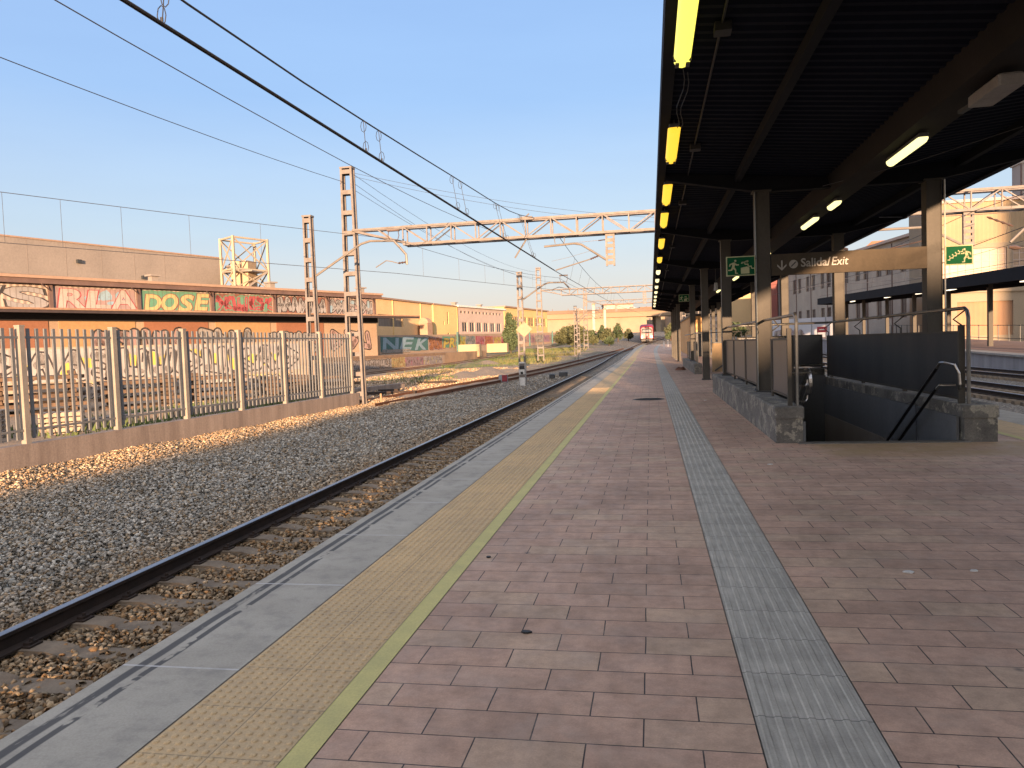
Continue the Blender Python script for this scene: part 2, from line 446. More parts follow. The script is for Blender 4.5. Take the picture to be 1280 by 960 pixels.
for j in range(len(ys)-1):
    for i in range(nx-1):
        if xs[i]>=2.07 and xs[i+1]<=4.13 and ys[j]>=11.34 and ys[j+1]<=19.51: continue
        g.f.append((j*nx+i,j*nx+i+1,(j+1)*nx+i+1,(j+1)*nx+i)); g.m.append(0)
struct('ground',g,groundm,smooth=True)

# ================================================================== PLATFORM
def seg_ys(y0,y1):
    out=[y0]
    for v in [0,11.35,19.5,40,60]+list(range(64,140,4)):
        if y0<v<y1: out.append(float(v))
    out.append(y1); return out
PY0,PY1=-120.0,132.0
def sheet(x0,x1,y0,y1,z=0.0,mb=None,cv=True):
    mb=mb or MB(); yy=seg_ys(y0,y1)
    for a,b_ in zip(yy[:-1],yy[1:]):
        ca,cb=(curve(a),curve(b_)) if cv else (0,0)
        mb.quad((x0+ca,a,z+rise(a)),(x1+ca,a,z+rise(a)),(x1+cb,b_,z+rise(b_)),(x0+cb,b_,z+rise(b_)))
    return mb
# masonry body below the paving (with the stair opening left free)
body=MB()
def bodybox(x0,x1,y0,y1):
    yy=seg_ys(y0,y1)
    for a,b_ in zip(yy[:-1],yy[1:]):
        ca,cb=curve(a),curve(b_); ra,rb=rise(a),rise(b_)
        v=[(x0+ca,a,-1.1+ra),(x1+ca,a,-1.1+ra),(x1+cb,b_,-1.1+rb),(x0+cb,b_,-1.1+rb),(x0+ca,a,-.03+ra),(x1+ca,a,-.03+ra),(x1+cb,b_,-.03+rb),(x0+cb,b_,-.03+rb)]
        body.add(v,[(0,3,2,1),(4,5,6,7),(1,2,6,5),(3,0,4,7)])
bodybox(-2.52,2.08,PY0,PY1); bodybox(4.12,6.3,PY0,PY1)
bodybox(2.08,4.12,PY0,11.2); bodybox(2.08,4.12,19.5,PY1)
body.quad((2.08,11.2,-1.1),(4.12,11.2,-1.1),(4.12,11.2,-.03),(2.08,11.2,-.03))
body.quad((2.08,19.5,-1.1),(4.12,19.5,-1.1),(4.12,19.5,-.03),(2.08,19.5,-.03))
struct('platform',body,concrete)
def slab(x0,x1,side):
    mb=sheet(x0,x1,PY0,PY1)
    yy=seg_ys(PY0,PY1); xe=x0 if side<0 else x1
    for a,b_ in zip(yy[:-1],yy[1:]):
        ca,cb=curve(a),curve(b_); ra,rb=rise(a),rise(b_)
        mb.quad((xe+ca,a,ra),(xe+cb,b_,rb),(xe+cb,b_,rb-.14),(xe+ca,a,ra-.14))
        xi=xe-side*.12
        mb.quad((xe+ca,a,ra-.14),(xe+cb,b_,rb-.14),(xi+cb,b_,rb-.14),(xi+ca,a,ra-.14))
    return mb
struct('platform_edge_paving',slab(-2.60,-1.978,-1),slabm)
struct('platform_edge_paving',slab(5.68,6.42,1),slabm)
# tactile warning strip with real domes
def domes(x0,x1,yend):
    mb=sheet(x0,x1,PY0,PY1)
    n=8; cols=12
    w=(x1-x0)/cols
    vs=[];fs=[]
    def dome(cx,cy):
        o=len(vs)
        for rr,h in ((.0150,0.0),(.0115,.0055),(.0060,.0072)):
            for k in range(n):
                a=2*math.pi*k/n; vs.append((cx+rr*math.cos(a),cy+rr*math.sin(a),h+.0002))
        for q in range(2):
            for k in range(n):
                j=(k+1)%n; fs.append((o+q*n+k,o+q*n+j,o+(q+1)*n+j,o+(q+1)*n+k))
        fs.append(tuple(o+2*n+k for k in range(n)))
    y=1.8; row=0
    while y<yend:
        for c in range(cols): dome(x0+(c+.5)*w,y)
        y+=.0494; row+=1
    mb.add(vs,fs); return mb
struct('tactile_warning_strip',domes(-1.972,-1.385,26),domem,smooth=False)
struct('tactile_warning_strip',sheet(5.02,5.674,PY0,PY1),domem)
struct('yellow_safety_line',sheet(-1.380,-1.274,PY0,72,0.002),yellowline)
struct('yellow_safety_line',sheet(4.905,5.015,PY0,72,0.002),yellowline)
bp=sheet(-1.270,0.362,PY0,72)
bp=sheet(-1.380,0.362,72,PY1,mb=bp)
sheet(0.818,4.90,PY0,11.2,mb=bp); sheet(0.818,2.08,11.2,19.5,mb=bp); sheet(4.12,4.90,11.2,19.5,mb=bp)
sheet(0.818,4.90,19.5,PY1,mb=bp)
struct('brick_paving',bp,bricks)
# grey guide strip: raised ribs
gp=MB(); x0,x1=.368,.812
prof=[(x0,0.0)]
nr=7; pw=(x1-x0)/nr
for i in range(nr):
    a=x0+i*pw
    prof+= [(a+pw*.18,0.0),(a+pw*.27,.0045),(a+pw*.60,.0045),(a+pw*.69,0.0)]
prof.append((x1,0.0))
yy=seg_ys(PY0,60)
for a,b_ in zip(yy[:-1],yy[1:]):
    for p,q in zip(prof[:-1],prof[1:]):
        gp.quad((p[0],a,p[1]+rise(a)),(q[0],a,q[1]+rise(a)),(q[0],b_,q[1]+rise(b_)),(p[0],b_,p[1]+rise(b_)))
struct('guide_strip',gp,guidem)
sp=sheet(.366,.814,60,PY1); struct('guide_strip',sp,guidem)
# ramp end of the platform
e=MB(); ra=rise(PY1); c=curve(PY1)
e.quad((-2.52+c,PY1,ra),(6.3+c,PY1,ra),(6.3+c,PY1,ra-1.1),(-2.52+c,PY1,ra-1.1))
struct('platform_end_wall',e,concrete)

# manhole cover, litter
t=thing('manhole_cover','round dark iron manhole cover set in the brick paving near the guide strip','manhole cover',(-0.085,20.3,0))
mb=MB(); mb.disc((-.085,20.3,.003),(1,0,0),(0,1,0),(0,0,1),.36,.006,28); 
for i in range(-5,6):
    hw=math.sqrt(.33**2-(i*.06)**2)
    mb.box(-.085-hw,-.085+hw,20.3+i*.06-.012,20.3+i*.06+.012,.009,.013)
mb.build('lid',M('cast_iron',(.05,.047,.045),(.035,.033,.03),.6,.3,bs=.2),t)
mb=MB(); n=28
for k in range(n):
    a=2*math.pi*k/n;b_=2*math.pi*(k+1)/n
    f=lambda r,an:(-.085+r*math.cos(an),20.3+r*math.sin(an),.005)
    mb.quad(f(.365,a),f(.41,a),f(.41,b_),f(.365,b_))
mb.build('rim',M('cast_iron_rim',(.09,.085,.08),(.06,.055,.05),.6,.3,bs=.2),t)
# crumpled cardboard litter at foot of second stair plinth
mb=MB(); rnd=random.Random(3); pts=[]
for k in range(9):
    a=2*math.pi*k/9; rr=.33+rnd.random()*.15; pts.append((1.48+rr*math.cos(a)*.75,40.0+rr*math.sin(a)*.8))
v=[(p[0],p[1],.005) for p in pts]+[(1.48+(p[0]-1.48)*.6,40.0+(p[1]-40.0)*.6,.07+.12*rnd.random()) for p in pts]+[(1.48,40.0,.10)]
f=[(k,(k+1)%9,9+(k+1)%9,9+k) for k in range(9)]+[(9+k,9+(k+1)%9,18) for k in range(9)]
mb.add(v,f); o=mb.build('crumpled_litter',M('brown_litter',(.22,.09,.05),(.10,.05,.03),.9,ns=8)); tag(o,'crumpled brown litter lying on the brick paving beside the second, farther parapet','litter')
# scraps on the bricks
for i,(x,y,s,cl) in enumerate([(1.55,5.1,.030,0),(1.95,5.15,.026,0),(1.35,9.4,.03,0),(-.68,3.9,.028,1),(-1.18,5.3,.02,1),(1.3,19.5,.05,0)]):
    mb=MB(); rnd=random.Random(20+i)
    pts=[(x+s*(.6+.6*rnd.random())*math.cos(a),y+s*(.5+.5*rnd.random())*math.sin(a)) for a in [k*math.pi/3 for k in range(6)]]
    mb.prism([(p[0],p[1]) for p in pts],(0,0,.002),(1,0,0),(0,1,0),(0,0,1),.008)
    o=mb.build('paper_scrap' if cl==0 else 'dark_leaf',white if cl==0 else blackm)
    lab=['small pale paper scrap on the bricks, nearer the guide strip of the closest pair','small pale paper scrap on the bricks, right one of the closest pair','tiny pale scrap on the bricks right of the guide strip before the stairs','small dark leaf lying on a foreground brick left of the guide strip','small dark leaf beside the yellow line','pale scrap on the bricks beside the first stair plinth'][i]
    tag(o,lab,'litter',None)

# ================================================================== RAILS
def rail_profile():
    # half-profile (x,z) relative to rail head top centre
    h=[(-.036,-.006),(-.030,0),(.030,0),(.036,-.006),(.036,-.035),(.012,-.050),(.010,-.135),(.075,-.152),(.075,-.168),(-.075,-.168),(-.075,-.152),(-.010,-.135),(-.012,-.050),(-.036,-.035)]
    return h
def sweep_rail(path,parent,side_mat,top_mat):
    prof=rail_profile(); mb=MB(); n=len(prof); P=[Vector(p) for p in path]; rings=[]
    for i,p in enumerate(P):
        d=(P[min(i+1,len(P)-1)]-P[max(i-1,0)]); d.z=0; d.normalize(); sx=Vector((d.y,-d.x,0))
        rings.append([tuple(p+sx*u+Vector((0,0,w))) for u,w in prof])
    vs=[q for r_ in rings for q in r_]; 
    for i in range(len(P)-1):
        for k in range(n):
            j=(k+1)%n
            mb.f.append((i*n+k,i*n+j,(i+1)*n+j,(i+1)*n+k)); mb.m.append(1 if k in (0,1,2) else 0)
    mb.v=vs
    return mb.build('rail',[side_mat,top_mat],parent)
def make_track(label,centre,y0,y1,gauge=1.74,ztop=-.65,worn=True,sleepers=(2.4,60),nmax=96,group=None):
    """centre(y)->x ; one railway track: two rails on concrete sleepers"""
    t=thing('railway_track',label,'railway track',(centre(y0),y0,ztop-.2),group)
    yy=[]; y=y0
    while y<y1: yy.append(y); y+= 3 if y<100 else 6
    yy.append(y1)
    for s in (-1,1):
        path=[(centre(y)+s*gauge/2,y,ztop+rise(y)) for y in yy]
        sweep_rail(path,t,railside if worn else rustrail,railtop if worn else rustrail)
    # sleepers
    mb=MB(); L=1.28
    def sl(mb,y,cx,z,ang=0):
        mb.M=Matrix.Translation((cx,y,z))@Matrix.Rotation(ang,4,'Z')
        v=[(-L,-.14,-.16),(L,-.14,-.16),(L,.14,-.16),(-L,.14,-.16),(-L,-.11,0),(-.55,-.11,0),(-.40,-.11,-.035),(.40,-.11,-.035),(.55,-.11,0),(L,-.11,0),(L,.11,0),(.55,.11,0),(.40,.11,-.035),(-.40,.11,-.035),(-.55,.11,0),(-L,.11,0)]
        f=[(0,1,9,8,7,6,5,4),(2,3,15,14,13,12,11,10),(1,2,10,9),(3,0,4,15),(4,5,14,15),(5,6,13,14),(6,7,12,13),(7,8,11,12),(8,9,10,11)]
        mb.add(v,f); mb.M=None
    ys_=[]; y=sleepers[0]
    while y<sleepers[1]: ys_.append(y); y+=.6
    first=None
    cm=MB()
    cm.box(gauge/2-.15,gauge/2+.15,-.07,.07,-.004,.016)
    for q in (-1,1):
        x=gauge/2+q*.095; cm.bar((x-.03,0,.022),(x+.03,0,.022),.09,.03); cm.tube([(x+q*.01,0,.0),(x+q*.01,0,.065)],.016,6)
    for k,y in enumerate(ys_[:nmax]):
        cx=centre(y); z=ztop-.168+rise(y)
        if first is None:
            m_=MB(); sl(m_,0,0,0); me_o=m_.build('sleeper',sleeperm,None); me_o.parent=t
            c_o=cm.build('rail_fastening',railside,None); c_o.parent=me_o
            c_o2=c_o.copy(); COL.objects.link(c_o2); c_o2.parent=me_o; c_o2.rotation_euler=(0,0,math.pi)
            first=(me_o,c_o); o=me_o
        else:
            o=first[0].copy(); COL.objects.link(o); o.parent=t
            if y<24:
                for rz in (0,math.pi):
                    c2=first[1].copy(); COL.objects.link(c2); c2.parent=o; c2.rotation_euler=(0,0,rz)
        tl=t.location
        o.location=(cx-tl.x,y-tl.y,z-tl.z)
    return t
make_track('main track beside the platform, two polished rails on brown concrete sleepers',lambda y:-4.305+curve(y),-30,240,sleepers=(-1.2,56))

def sid_c(y):   # siding converging with the main line
    pts=[(-30,-14.5),(10,-14.0),(29,-12.35),(47,-10.95),(54,-10.35),(81,-8.9),(110,-7.0),(140,-3.9),(150,-2.5)]
    for (a,xa),(b_,xb) in zip(pts[:-1],pts[1:]):
        if y<=b_: 
            u=(y-a)/(b_-a); return xa+(xb-xa)*u
    return pts[-1][1]
make_track('rusty siding curving from the end of the picket fence in towards the main track',sid_c,30.5,140,ztop=-.68,worn=False,sleepers=(40,90),nmax=80)
make_track('far rusty track running along the foot of the graffitied loading dock',lambda y:-29.0+(y-58)*.078,45,190,ztop=-.68,worn=False,sleepers=(60,64),nmax=5)
make_track('track on the right of the platform, nearer pair of rails',lambda y:8.14+curve(y)*.5,-20,190,sleepers=(14,50),nmax=60)
make_track('middle track right of the platform between pale ballast',lambda y:12.73+curve(y)*.5,-20,190,sleepers=(14,60),nmax=70)
make_track('track at the foot of the opposite platform wall',lambda y:17.83+curve(y)*.5,-20,190,sleepers=(24,60),nmax=60)

# ================================================================== BALLAST STONES (uncountable)
def stones(name,regions,zfun,seed):
    rng=np.random.default_rng(seed)
    ico=np.array([(0,0,1),(.894,0,.447),(.276,.851,.447),(-.724,.526,.447),(-.724,-.526,.447),(.276,-.851,.447),(.724,.526,-.447),(-.276,.851,-.447),(-.894,0,-.447),(-.276,-.851,-.447),(.724,-.526,-.447),(0,0,-1)])
    icf=np.array([(0,1,2),(0,2,3),(0,3,4),(0,4,5),(0,5,1),(1,6,2),(2,7,3),(3,8,4),(4,9,5),(5,10,1),(1,10,6),(2,6,7),(3,7,8),(4,8,9),(5,9,10)])
    P=[];S=[]
    for (x0,x1,y0,y1,dens,s0,s1) in regions:
        n=int((x1-x0)*(y1-y0)*dens)
        p=np.stack([rng.uniform(x0,x1,n),rng.uniform(y0,y1,n)],1)
        k=p[:,0]>-1.12*p[:,1]-1.2
        p=p[k]; P.append(p); S.append(rng.uniform(s0,s1,len(p)))
    P=np.concatenate(P);S=np.concatenate(S)
    n=len(P)
    z=np.array([zfun(x,y) for x,y in P])+rng.uniform(-.012,.022,n)
    keep=np.isfinite(z); P=P[keep];S=S[keep];z=z[keep];n=len(P)
    # random rotations
    q=rng.normal(size=(n,4)); q/=np.linalg.norm(q,axis=1)[:,None]
    w,x,y,zz=q.T
    Rm=np.empty((n,3,3))
    Rm[:,0,0]=1-2*(y*y+zz*zz);Rm[:,0,1]=2*(x*y-zz*w);Rm[:,0,2]=2*(x*zz+y*w)
    Rm[:,1,0]=2*(x*y+zz*w);Rm[:,1,1]=1-2*(x*x+zz*zz);Rm[:,1,2]=2*(y*zz-x*w)
    Rm[:,2,0]=2*(x*zz-y*w);Rm[:,2,1]=2*(y*zz+x*w);Rm[:,2,2]=1-2*(x*x+y*y)
    base=ico[None]*(1+rng.uniform(-.28,.22,(n,12,1)))*np.stack([rng.uniform(.8,1.3,n),rng.uniform(.7,1.0,n),rng.uniform(.5,.8,n)],1)[:,None,:]
    V=np.einsum('nij,nkj->nki',Rm,base)*S[:,None,None]
    V[:,:,2]*=.8
    V+=np.stack([P[:,0],P[:,1],z],1)[:,None,:]
    F=(icf[None]+(np.arange(n)*12)[:,None,None]).reshape(-1,3)
    me=bpy.data.meshes.new(name)
    me.vertices.add(n*12); me.vertices.foreach_set('co',V.reshape(-1))
    me.loops.add(len(F)*3); me.loops.foreach_set('vertex_index',F.reshape(-1))
    me.polygons.add(len(F)); me.polygons.foreach_set('loop_start',np.arange(len(F))*3); me.polygons.foreach_set('loop_total',np.full(len(F),3))
    me.update()
    # colour per stone: browner with brake dust close to the rail, grey and tan further out
    pal=1.38*np.array([(.30,.275,.235),(.19,.17,.14),(.36,.33,.275),(.24,.185,.12),(.15,.135,.11),(.29,.22,.145),(.42,.39,.33),(.22,.215,.19)])
    c=pal[rng.integers(0,len(pal),n)]*rng.uniform(.75,1.2,(n,1))
    d=np.clip(1-np.abs(P[:,0]+4.3)/2.5,0,1)
    br=c*np.array([.86,.68,.48])
    mixw=np.clip(d*1.6,0,1)[:,None]*.95
    c=c*(1-mixw)+br*mixw
    wv=np.clip((-P[:,0]-9.8)/2.0,0,1)[:,None]*.9
    c=c*(1-wv)+(c*np.array([1.2,.95,.70]))*wv
    col=np.ones((n,12,4)); col[:,:,:3]=c[:,None,:]
    at=me.color_attributes.new('col','FLOAT_COLOR','POINT'); at.data.foreach_set('color',col.reshape(-1))
    me.materials.append(stonem)
    o=bpy.data.objects.new(name,me); COL.objects.link(o); o['kind']='stuff'; tag(o,'loose grey and brown ballast stones spread between the fence and the platform','ballast')
    return o
def zs(x,y):
    # keep sleepers and rails clear
    cx=-4.305
    if abs(x-cx)<1.28:
        ph=((y+1.2)/.6)%1.0
        if min(ph,1-ph)*.6<.125:
            return -.86 if random.random()<.16 else float('nan')
        if min(abs(x-cx-.87),abs(x-cx+.87))<.11: return -.875
        return -.868
    z=gz(x,y)+.03
    if x>-6.6: z+=.035*max(0,1-abs(x+6.1)/.9)
    if x<-5.585 and x>-6.6: z=-.85+(-5.585-x)*-.05
    return z
RX0=-13.6
stones('ballast_stones',[(-5.7,-2.56,1.6,9,1000,.022,.036),(-5.7,-2.56,9,20,620,.026,.040),(-5.7,-2.56,20,34,420,.030,.046),
   (-13.4,-5.6,3.5,12,640,.022,.038),(-13.4,-5.6,12,22,380,.028,.043),(-13.0,-5.6,22,36,260,.033,.050)],zs,5)

def zfar(x,y):
    if abs(x-sid_c(y))<1.15: return float('nan')
    if x>sid_c(y)+1.0 and random.random()<.3: return float('nan')
    return gz(x,y)+.005
o=stones('yard_stones',[(-13.2,-6.2,36,62,55,.03,.06),(-24,-12.6,33,80,26,.045,.095)],zfar,8)
o['label']='coarse sunlit gravel and stones strewn over the yard beyond the fence'; o['category']='gravel'
# ================================================================== PLATFORM CANOPY
CX=3.45; CL,CR=.25,6.65; CY0,CY1=-118.0,74.0
def soffit(x):   # underside of the corrugated deck: butterfly section, lowest over the middle
    return 4.28+abs(x-CX)/3.2*.30
colY=[14.6,21.4,29.6,38.0,57.0,62.0,67.0,72.0]
backY=list(range(-12,-118,-10))
can=thing('platform_canopy','long dark steel platform canopy with corrugated soffit on two rows of columns','canopy',(CX,14,0))
mb=MB(); pitch=.2; y=CY0; prof=[]
while y<CY1:
    prof+=[(y,0),(y+.07,0),(y+.095,.045),(y+.165,.045)]; y+=pitch+.0
prof.append((y,0))
for (xa,xb) in ((CL,CX-.15),(CX+.15,CR)):
    za,zb=soffit(xa),soffit(xb)
    o=len(mb.v)
    for (yy_,d) in prof:
        mb.v.append((xa,yy_,za+d)); mb.v.append((xb,yy_,zb+d))
    for i in range(len(prof)-1):
        mb.f.append((o+2*i,o+2*i+1,o+2*i+3,o+2*i+2)); mb.m.append(0)
mb.build('corrugated_soffit',canopydark,can)
mb=MB()   # roof skin over it
for (xa,xb) in ((CL,CX),(CX,CR)):
    mb.quad((xa,CY0,soffit(xa)+.16),(xb,CY0,soffit(xb)+.16),(xb,CY1,soffit(xb)+.16),(xa,CY1,soffit(xa)+.16))
mb.build('roof_sheet',M('roof_sheet',(.10,.10,.10),rough=.7),can)
for x in (CL,CR):
    mb=MB(); s=1 if x==CL else -1
    mb.box(min(x-.04*s,x+.02*s),max(x-.04*s,x+.02*s),CY0,CY1,soffit(x)-.06,soffit(x)+.24)
    mb.box(min(x+.02*s,x+.10*s),max(x+.02*s,x+.10*s),CY0,CY1,soffit(x)-.06,soffit(x)-.035)
    mb.build('edge_fascia',beamdark,can)
for y in (CY0,CY1):
    mb=MB(); mb.prism([(CL,soffit(CL)-.06),(CX,soffit(CX)-.1),(CR,soffit(CR)-.06),(CR,soffit(CR)+.24),(CX,soffit(CX)+.24),(CL,soffit(CL)+.24)],(0,y-.03,0),(1,0,0),(0,0,1),(0,1,0),.06)
    mb.build('end_fascia',beamdark,can)
# purlins and centre gutter beam
for x in (1.62,5.28):
    mb=MB(); mb.box(x-.05,x+.05,CY0,CY1,soffit(x)-.14,soffit(x)-.002); mb.build('purlin',beamdark,can)
mb=MB(); mb.prism([(-.30,.30),(-.22,0),(.22,0),(.30,.30)],(CX,CY0,4.03),(1,0,0),(0,0,1),(0,1,0),CY1-CY0)
mb.build('centre_gutter',M('gutter_brown',(.026,.022,.020),(.018,.016,.015),.8,ns=1,spec=.2),can)
cap=MB()
def beam(y):
    mb=MB()
    def zt(x): return soffit(x)-.004
    xs_=[CL+.10,2.03,4.87,CR-.10]; zb_=[soffit(CL+.1)-.13,4.12,4.12,soffit(CR-.1)-.13]
    poly=[(xs_[i],zb_[i]) for i in range(4)]+[(xs_[3],zt(xs_[3])),(CX,zt(CX)),(xs_[0],zt(xs_[0]))]
    mb.prism(poly,(0,y-.012,0),(1,0,0),(0,0,1),(0,1,0),.024)
    for i in range(3):
        mb.bar((xs_[i],y,zb_[i]),(xs_[i+1],y,zb_[i+1]),.16,.022)
    mb.build('cross_beam',beamdark,can)
for y in colY+backY+[6.2,-3.0,46.5,52.0]: beam(y)
def column(x,y,z0):
    mb=MB(); z1=4.12+.02
    # H-section: two flanges facing the tracks, web between, closed by a face plate towards the stairs
    mb.bbox(x-.125,x-.109,y-.13,y+.13,z0,z1,.002); mb.bbox(x+.109,x+.125,y-.13,y+.13,z0,z1,.002)
    mb.box(x-.109,x+.109,y-.118,y-.106,z0,z1); mb.box(x-.109,x+.109,y+.106,y+.118,z0,z1)
    mb.box(x-.16,x+.16,y-.16,y+.16,z1-.03,z1-.006)
    c=mb.build('column',colsteel,can)
    b=MB(); b.bbox(x-.17,x+.17,y-.17,y+.17,z0,z0+.022,.004)
    for i in (-1,1):
        for j in (-1,1): b.tube([(x+i*.14,y+j*.145,z0+.02),(x+i*.14,y+j*.145,z0+.05)],.013,6)
    b.build('base_plate',darksteel,c)
    return c
def onplinth(y): return (12<y<22.3) or (36.5<y<47)
for y in colY:
    for x in (2.03,4.87):
        z0=.52 if onplinth(y) else rise(y)+.002
        column(x,y,z0)
for y in backY:
    for x in (2.03,4.87): column(x,y,.002)
# bright conduit running down the corner of the nearest right-hand column
mb=MB(); mb.tube([(5.025,14.44,4.1),(5.025,14.44,.55)],.014,8); mb.build('conduit',M('bright_conduit',(.62,.58,.50),(.5,.47,.4),.4,.6),can)
mb=MB(); mb.tube([(1.90,14.44,4.1),(1.90,14.44,.55)],.011,8); mb.build('conduit',M('grey_conduit',(.20,.21,.20),(.17,.18,.17),.5,.4),can)
# cable loops between the lamps along the edge
for (ya,yb,xo) in ((8.6,10.9,.02),(8.7,10.95,.07)):
    mb=MB(); pts=[(.40+xo+.03*math.sin(k*1.1),ya+(yb-ya)*k/8,4.40-.05*math.sin(k/8*math.pi)) for k in range(9)]
    mb.tube(pts,.006,5); mb.build('cable',blackm,can)
for x in (.75,):
    mb=MB(); mb.tube([(x,-6,soffit(x)-.03),(x,70,soffit(x)-.03)],.013,6)
    mb.build('conduit',M('dull_conduit',(.022,.022,.026),rough=.6,bs=0),can)
for y in (7.8,12.4,17.2,25,33):
    mb=MB(); mb.bbox(.68,.84,y-.09,y+.09,soffit(.75)-.10,soffit(.75)-.012,.008); mb.build('junction_box',M('dull_conduit',(.022,.022,.026),rough=.6,bs=0),can)
mb=MB(); mb.tube([(3.0,14.2,4.08),(3.9,12.3,4.0),(4.75,11.0,4.08)],.006,5); mb.build('cable',wiregrey,can)

# ------------------------------------------------------------------ lamps
lampL=emis('lamp_yellow',(1.0,.57,.04),.21,(.3,.2,.05)); lampL2=emis('lamp_yellow_bright',(1.0,.86,.13),.23,(.3,.28,.1)); lampR=emis('lamp_warm_white',(1.0,.90,.38),.26)
lampC=emis('lamp_pale',(1.0,.82,.42),.26)
housing=M('lamp_housing',(.10,.10,.095),(.07,.07,.065),.6,.2,bs=0)
def make_lamp(label,x,y,z,L,w,lm,group,cap=True):
    t=thing('tube_lamp',label,'lamp',(x,y,z),group)
    mb=MB(); mb.bbox(x-w*.42,x+w*.42,y,y+L,z+.045,z+.10,.01)
    mb.bar((x,y+.15,z+.09),(x,y+.15,soffit(x)),.03); mb.bar((x,y+L-.15,z+.09),(x,y+L-.15,soffit(x)),.03)
    mb.build('housing',housing,t)
    d=MB(); n=9; vs=[]; 
    for k in range(n):
        a=math.pi*k/(n-1); vs.append((-w/2*math.cos(a),-.075*math.sin(a)))
    ends=[(y+.0,.55),(y+.02,.9),(y+.06,1.0),(y+L-.06,1.0),(y+L-.02,.9),(y+L,.55)]
    rings=[[(x+u*s,yy_,z+.045+v*s) for u,v in vs] for yy_,s in ends]
    V=[p for r_ in rings for p in r_]; F=[]
    for i in range(len(rings)-1):
        for k in range(n-1): F.append((i*n+k,i*n+k+1,(i+1)*n+k+1,(i+1)*n+k))
    F.append(tuple(range(n))); F.append(tuple(range((len(rings)-1)*n,len(rings)*n)))
    d.add(V,F); d.build('diffuser',lm,t,smooth=True)
    if cap:
        c=MB(); c.box(x-w*.52,x+w*.52,y+L*.90,y+L*.90+.035,z-.005,z+.05); 
        for s_ in (-1,1): c.box(x+s_*w*.3-.02,x+s_*w*.3+.02,y+L*.91,y+L*.97,z-.034,z-.02)
        c.build('end_clip',housing,t)
    return t
ordn=['nearest','second','third','fourth','fifth','sixth','seventh','eighth','ninth','tenth','eleventh','twelfth','thirteenth','fourteenth']
LY=[6.5,10.95,14.85,18.1,22.6,27.5,32.5,37,41.5,46,50.5,55,59.5,64]
for i,y in enumerate(LY):
    lab=('very bright yellow tube lamp cut off by the top of the picture' if i==0 else
         'yellow tube lamp, %s from the front along the track-side canopy edge'%ordn[i])
    make_lamp(lab,.40,y,4.38,1.95 if i<5 else 1.4,.175,lampL2 if i==0 else (lampL if i<6 else lampC),'yellow lamps along the canopy edge')
RY=[(10.55,1.4),(15.0,.7),(16.9,1.4),(23.4,1.4),(31.5,1.4),(39.5,1.4)]
for i,(y,L) in enumerate(RY):
    lab=['largest warm white tube lamp, hung under the gutter at the middle of the canopy',
         'short warm white lamp under the gutter before a longer one',
         'warm white tube lamp under the gutter left of the short lamp','warm white tube lamp showing beside the near left column above the exit sign',
         'small warm white tube lamp under the gutter behind the second left column','farthest warm white tube lamp under the canopy gutter'][i]
    make_lamp(lab,3.44,y,3.90,L,.13,lampR,'warm white lamps under the gutter',False)
# unlit grey loudspeaker-like fitting at top right
t=thing('unlit_fitting','grey unlit box lamp fitting hung under the canopy gutter at the top right','lamp',(3.5,8.3,3.95))
mb=MB(); mb.bbox(3.38,3.62,8.30,9.05,3.86,3.98,.02); mb.build('housing',M('fitting_grey',(.30,.28,.26),(.22,.2,.19),.5,bs=0),t)
mb=MB(); mb.bar((3.5,9.0,3.93),(3.42,9.35,3.90),.06,.04); mb.build('bracket',darksteel,t)
# loudspeaker and camera far down the canopy
for i,(x,y,z) in enumerate([(2.6,31.5,3.55),(2.25,33.5,3.6)]):
    t=thing('hanging_loudspeaker' if i==0 else 'security_camera','pale cylindrical loudspeaker hanging under the canopy beyond the second left column' if i==0 else 'small boxy security camera hanging under the canopy behind the third left column','loudspeaker' if i==0 else 'camera',(x,y,z))
    mb=MB(); 
    if i==0: mb.tube([(x,y,z+.18),(x,y,z-.12)],[.06,.085],10)
    else: mb.bbox(x-.09,x+.09,y-.14,y+.14,z-.05,z+.08,.01)
    mb.build('housing',M('pale_grey_plastic',(.4,.4,.38),rough=.5,bs=0),t)
    mb=MB(); mb.tube([(x,y,z+.15 if i==0 else z+.08),(x,y,4.3)],.012,6); mb.build('hanger',darksteel,t)

# ------------------------------------------------------------------ exit signs
green=M('sign_green',(.008,.085,.033),(.006,.07,.028),.8,spec=.1,ns=3,bs=0)
cream=M('sign_cream',(.42,.42,.25),(.38,.38,.22),.8,spec=.1,bs=0)
def runner(mb,o,ex,ey,s,flip=1,mi=0):
    """running figure pictogram, height about s"""
    ez=Vector(ex).cross(Vector(ey))
    def P(poly): mb.prism([(flip*u*s,v*s) for u,v in poly],o,ex,ey,ez,.003,mi)
    P([(.10+.085*math.cos(a),.90+.085*math.sin(a)) for a in [k*math.pi/5 for k in range(10)]])
    P([(-.14,.74),(.06,.80),(.12,.70),(.02,.42),(-.16,.44)])          # torso
    P([(-.14,.74),(-.34,.66),(-.38,.48),(-.31,.46),(-.26,.60),(-.10,.64)])   # rear arm
    P([(.06,.80),(.20,.62),(.36,.62),(.36,.54),(.16,.53),(.02,.66)])  # front arm
    P([(-.16,.44),(.02,.42),(.16,.20),(.14,-.02),(.28,-.04),(.28,-.10),(.06,-.10),(.06,.16),(-.10,.30)]) # front leg
    P([(-.16,.44),(-.02,.36),(-.18,.14),(-.44,.14),(-.46,.22),(-.24,.24)])  # rear leg
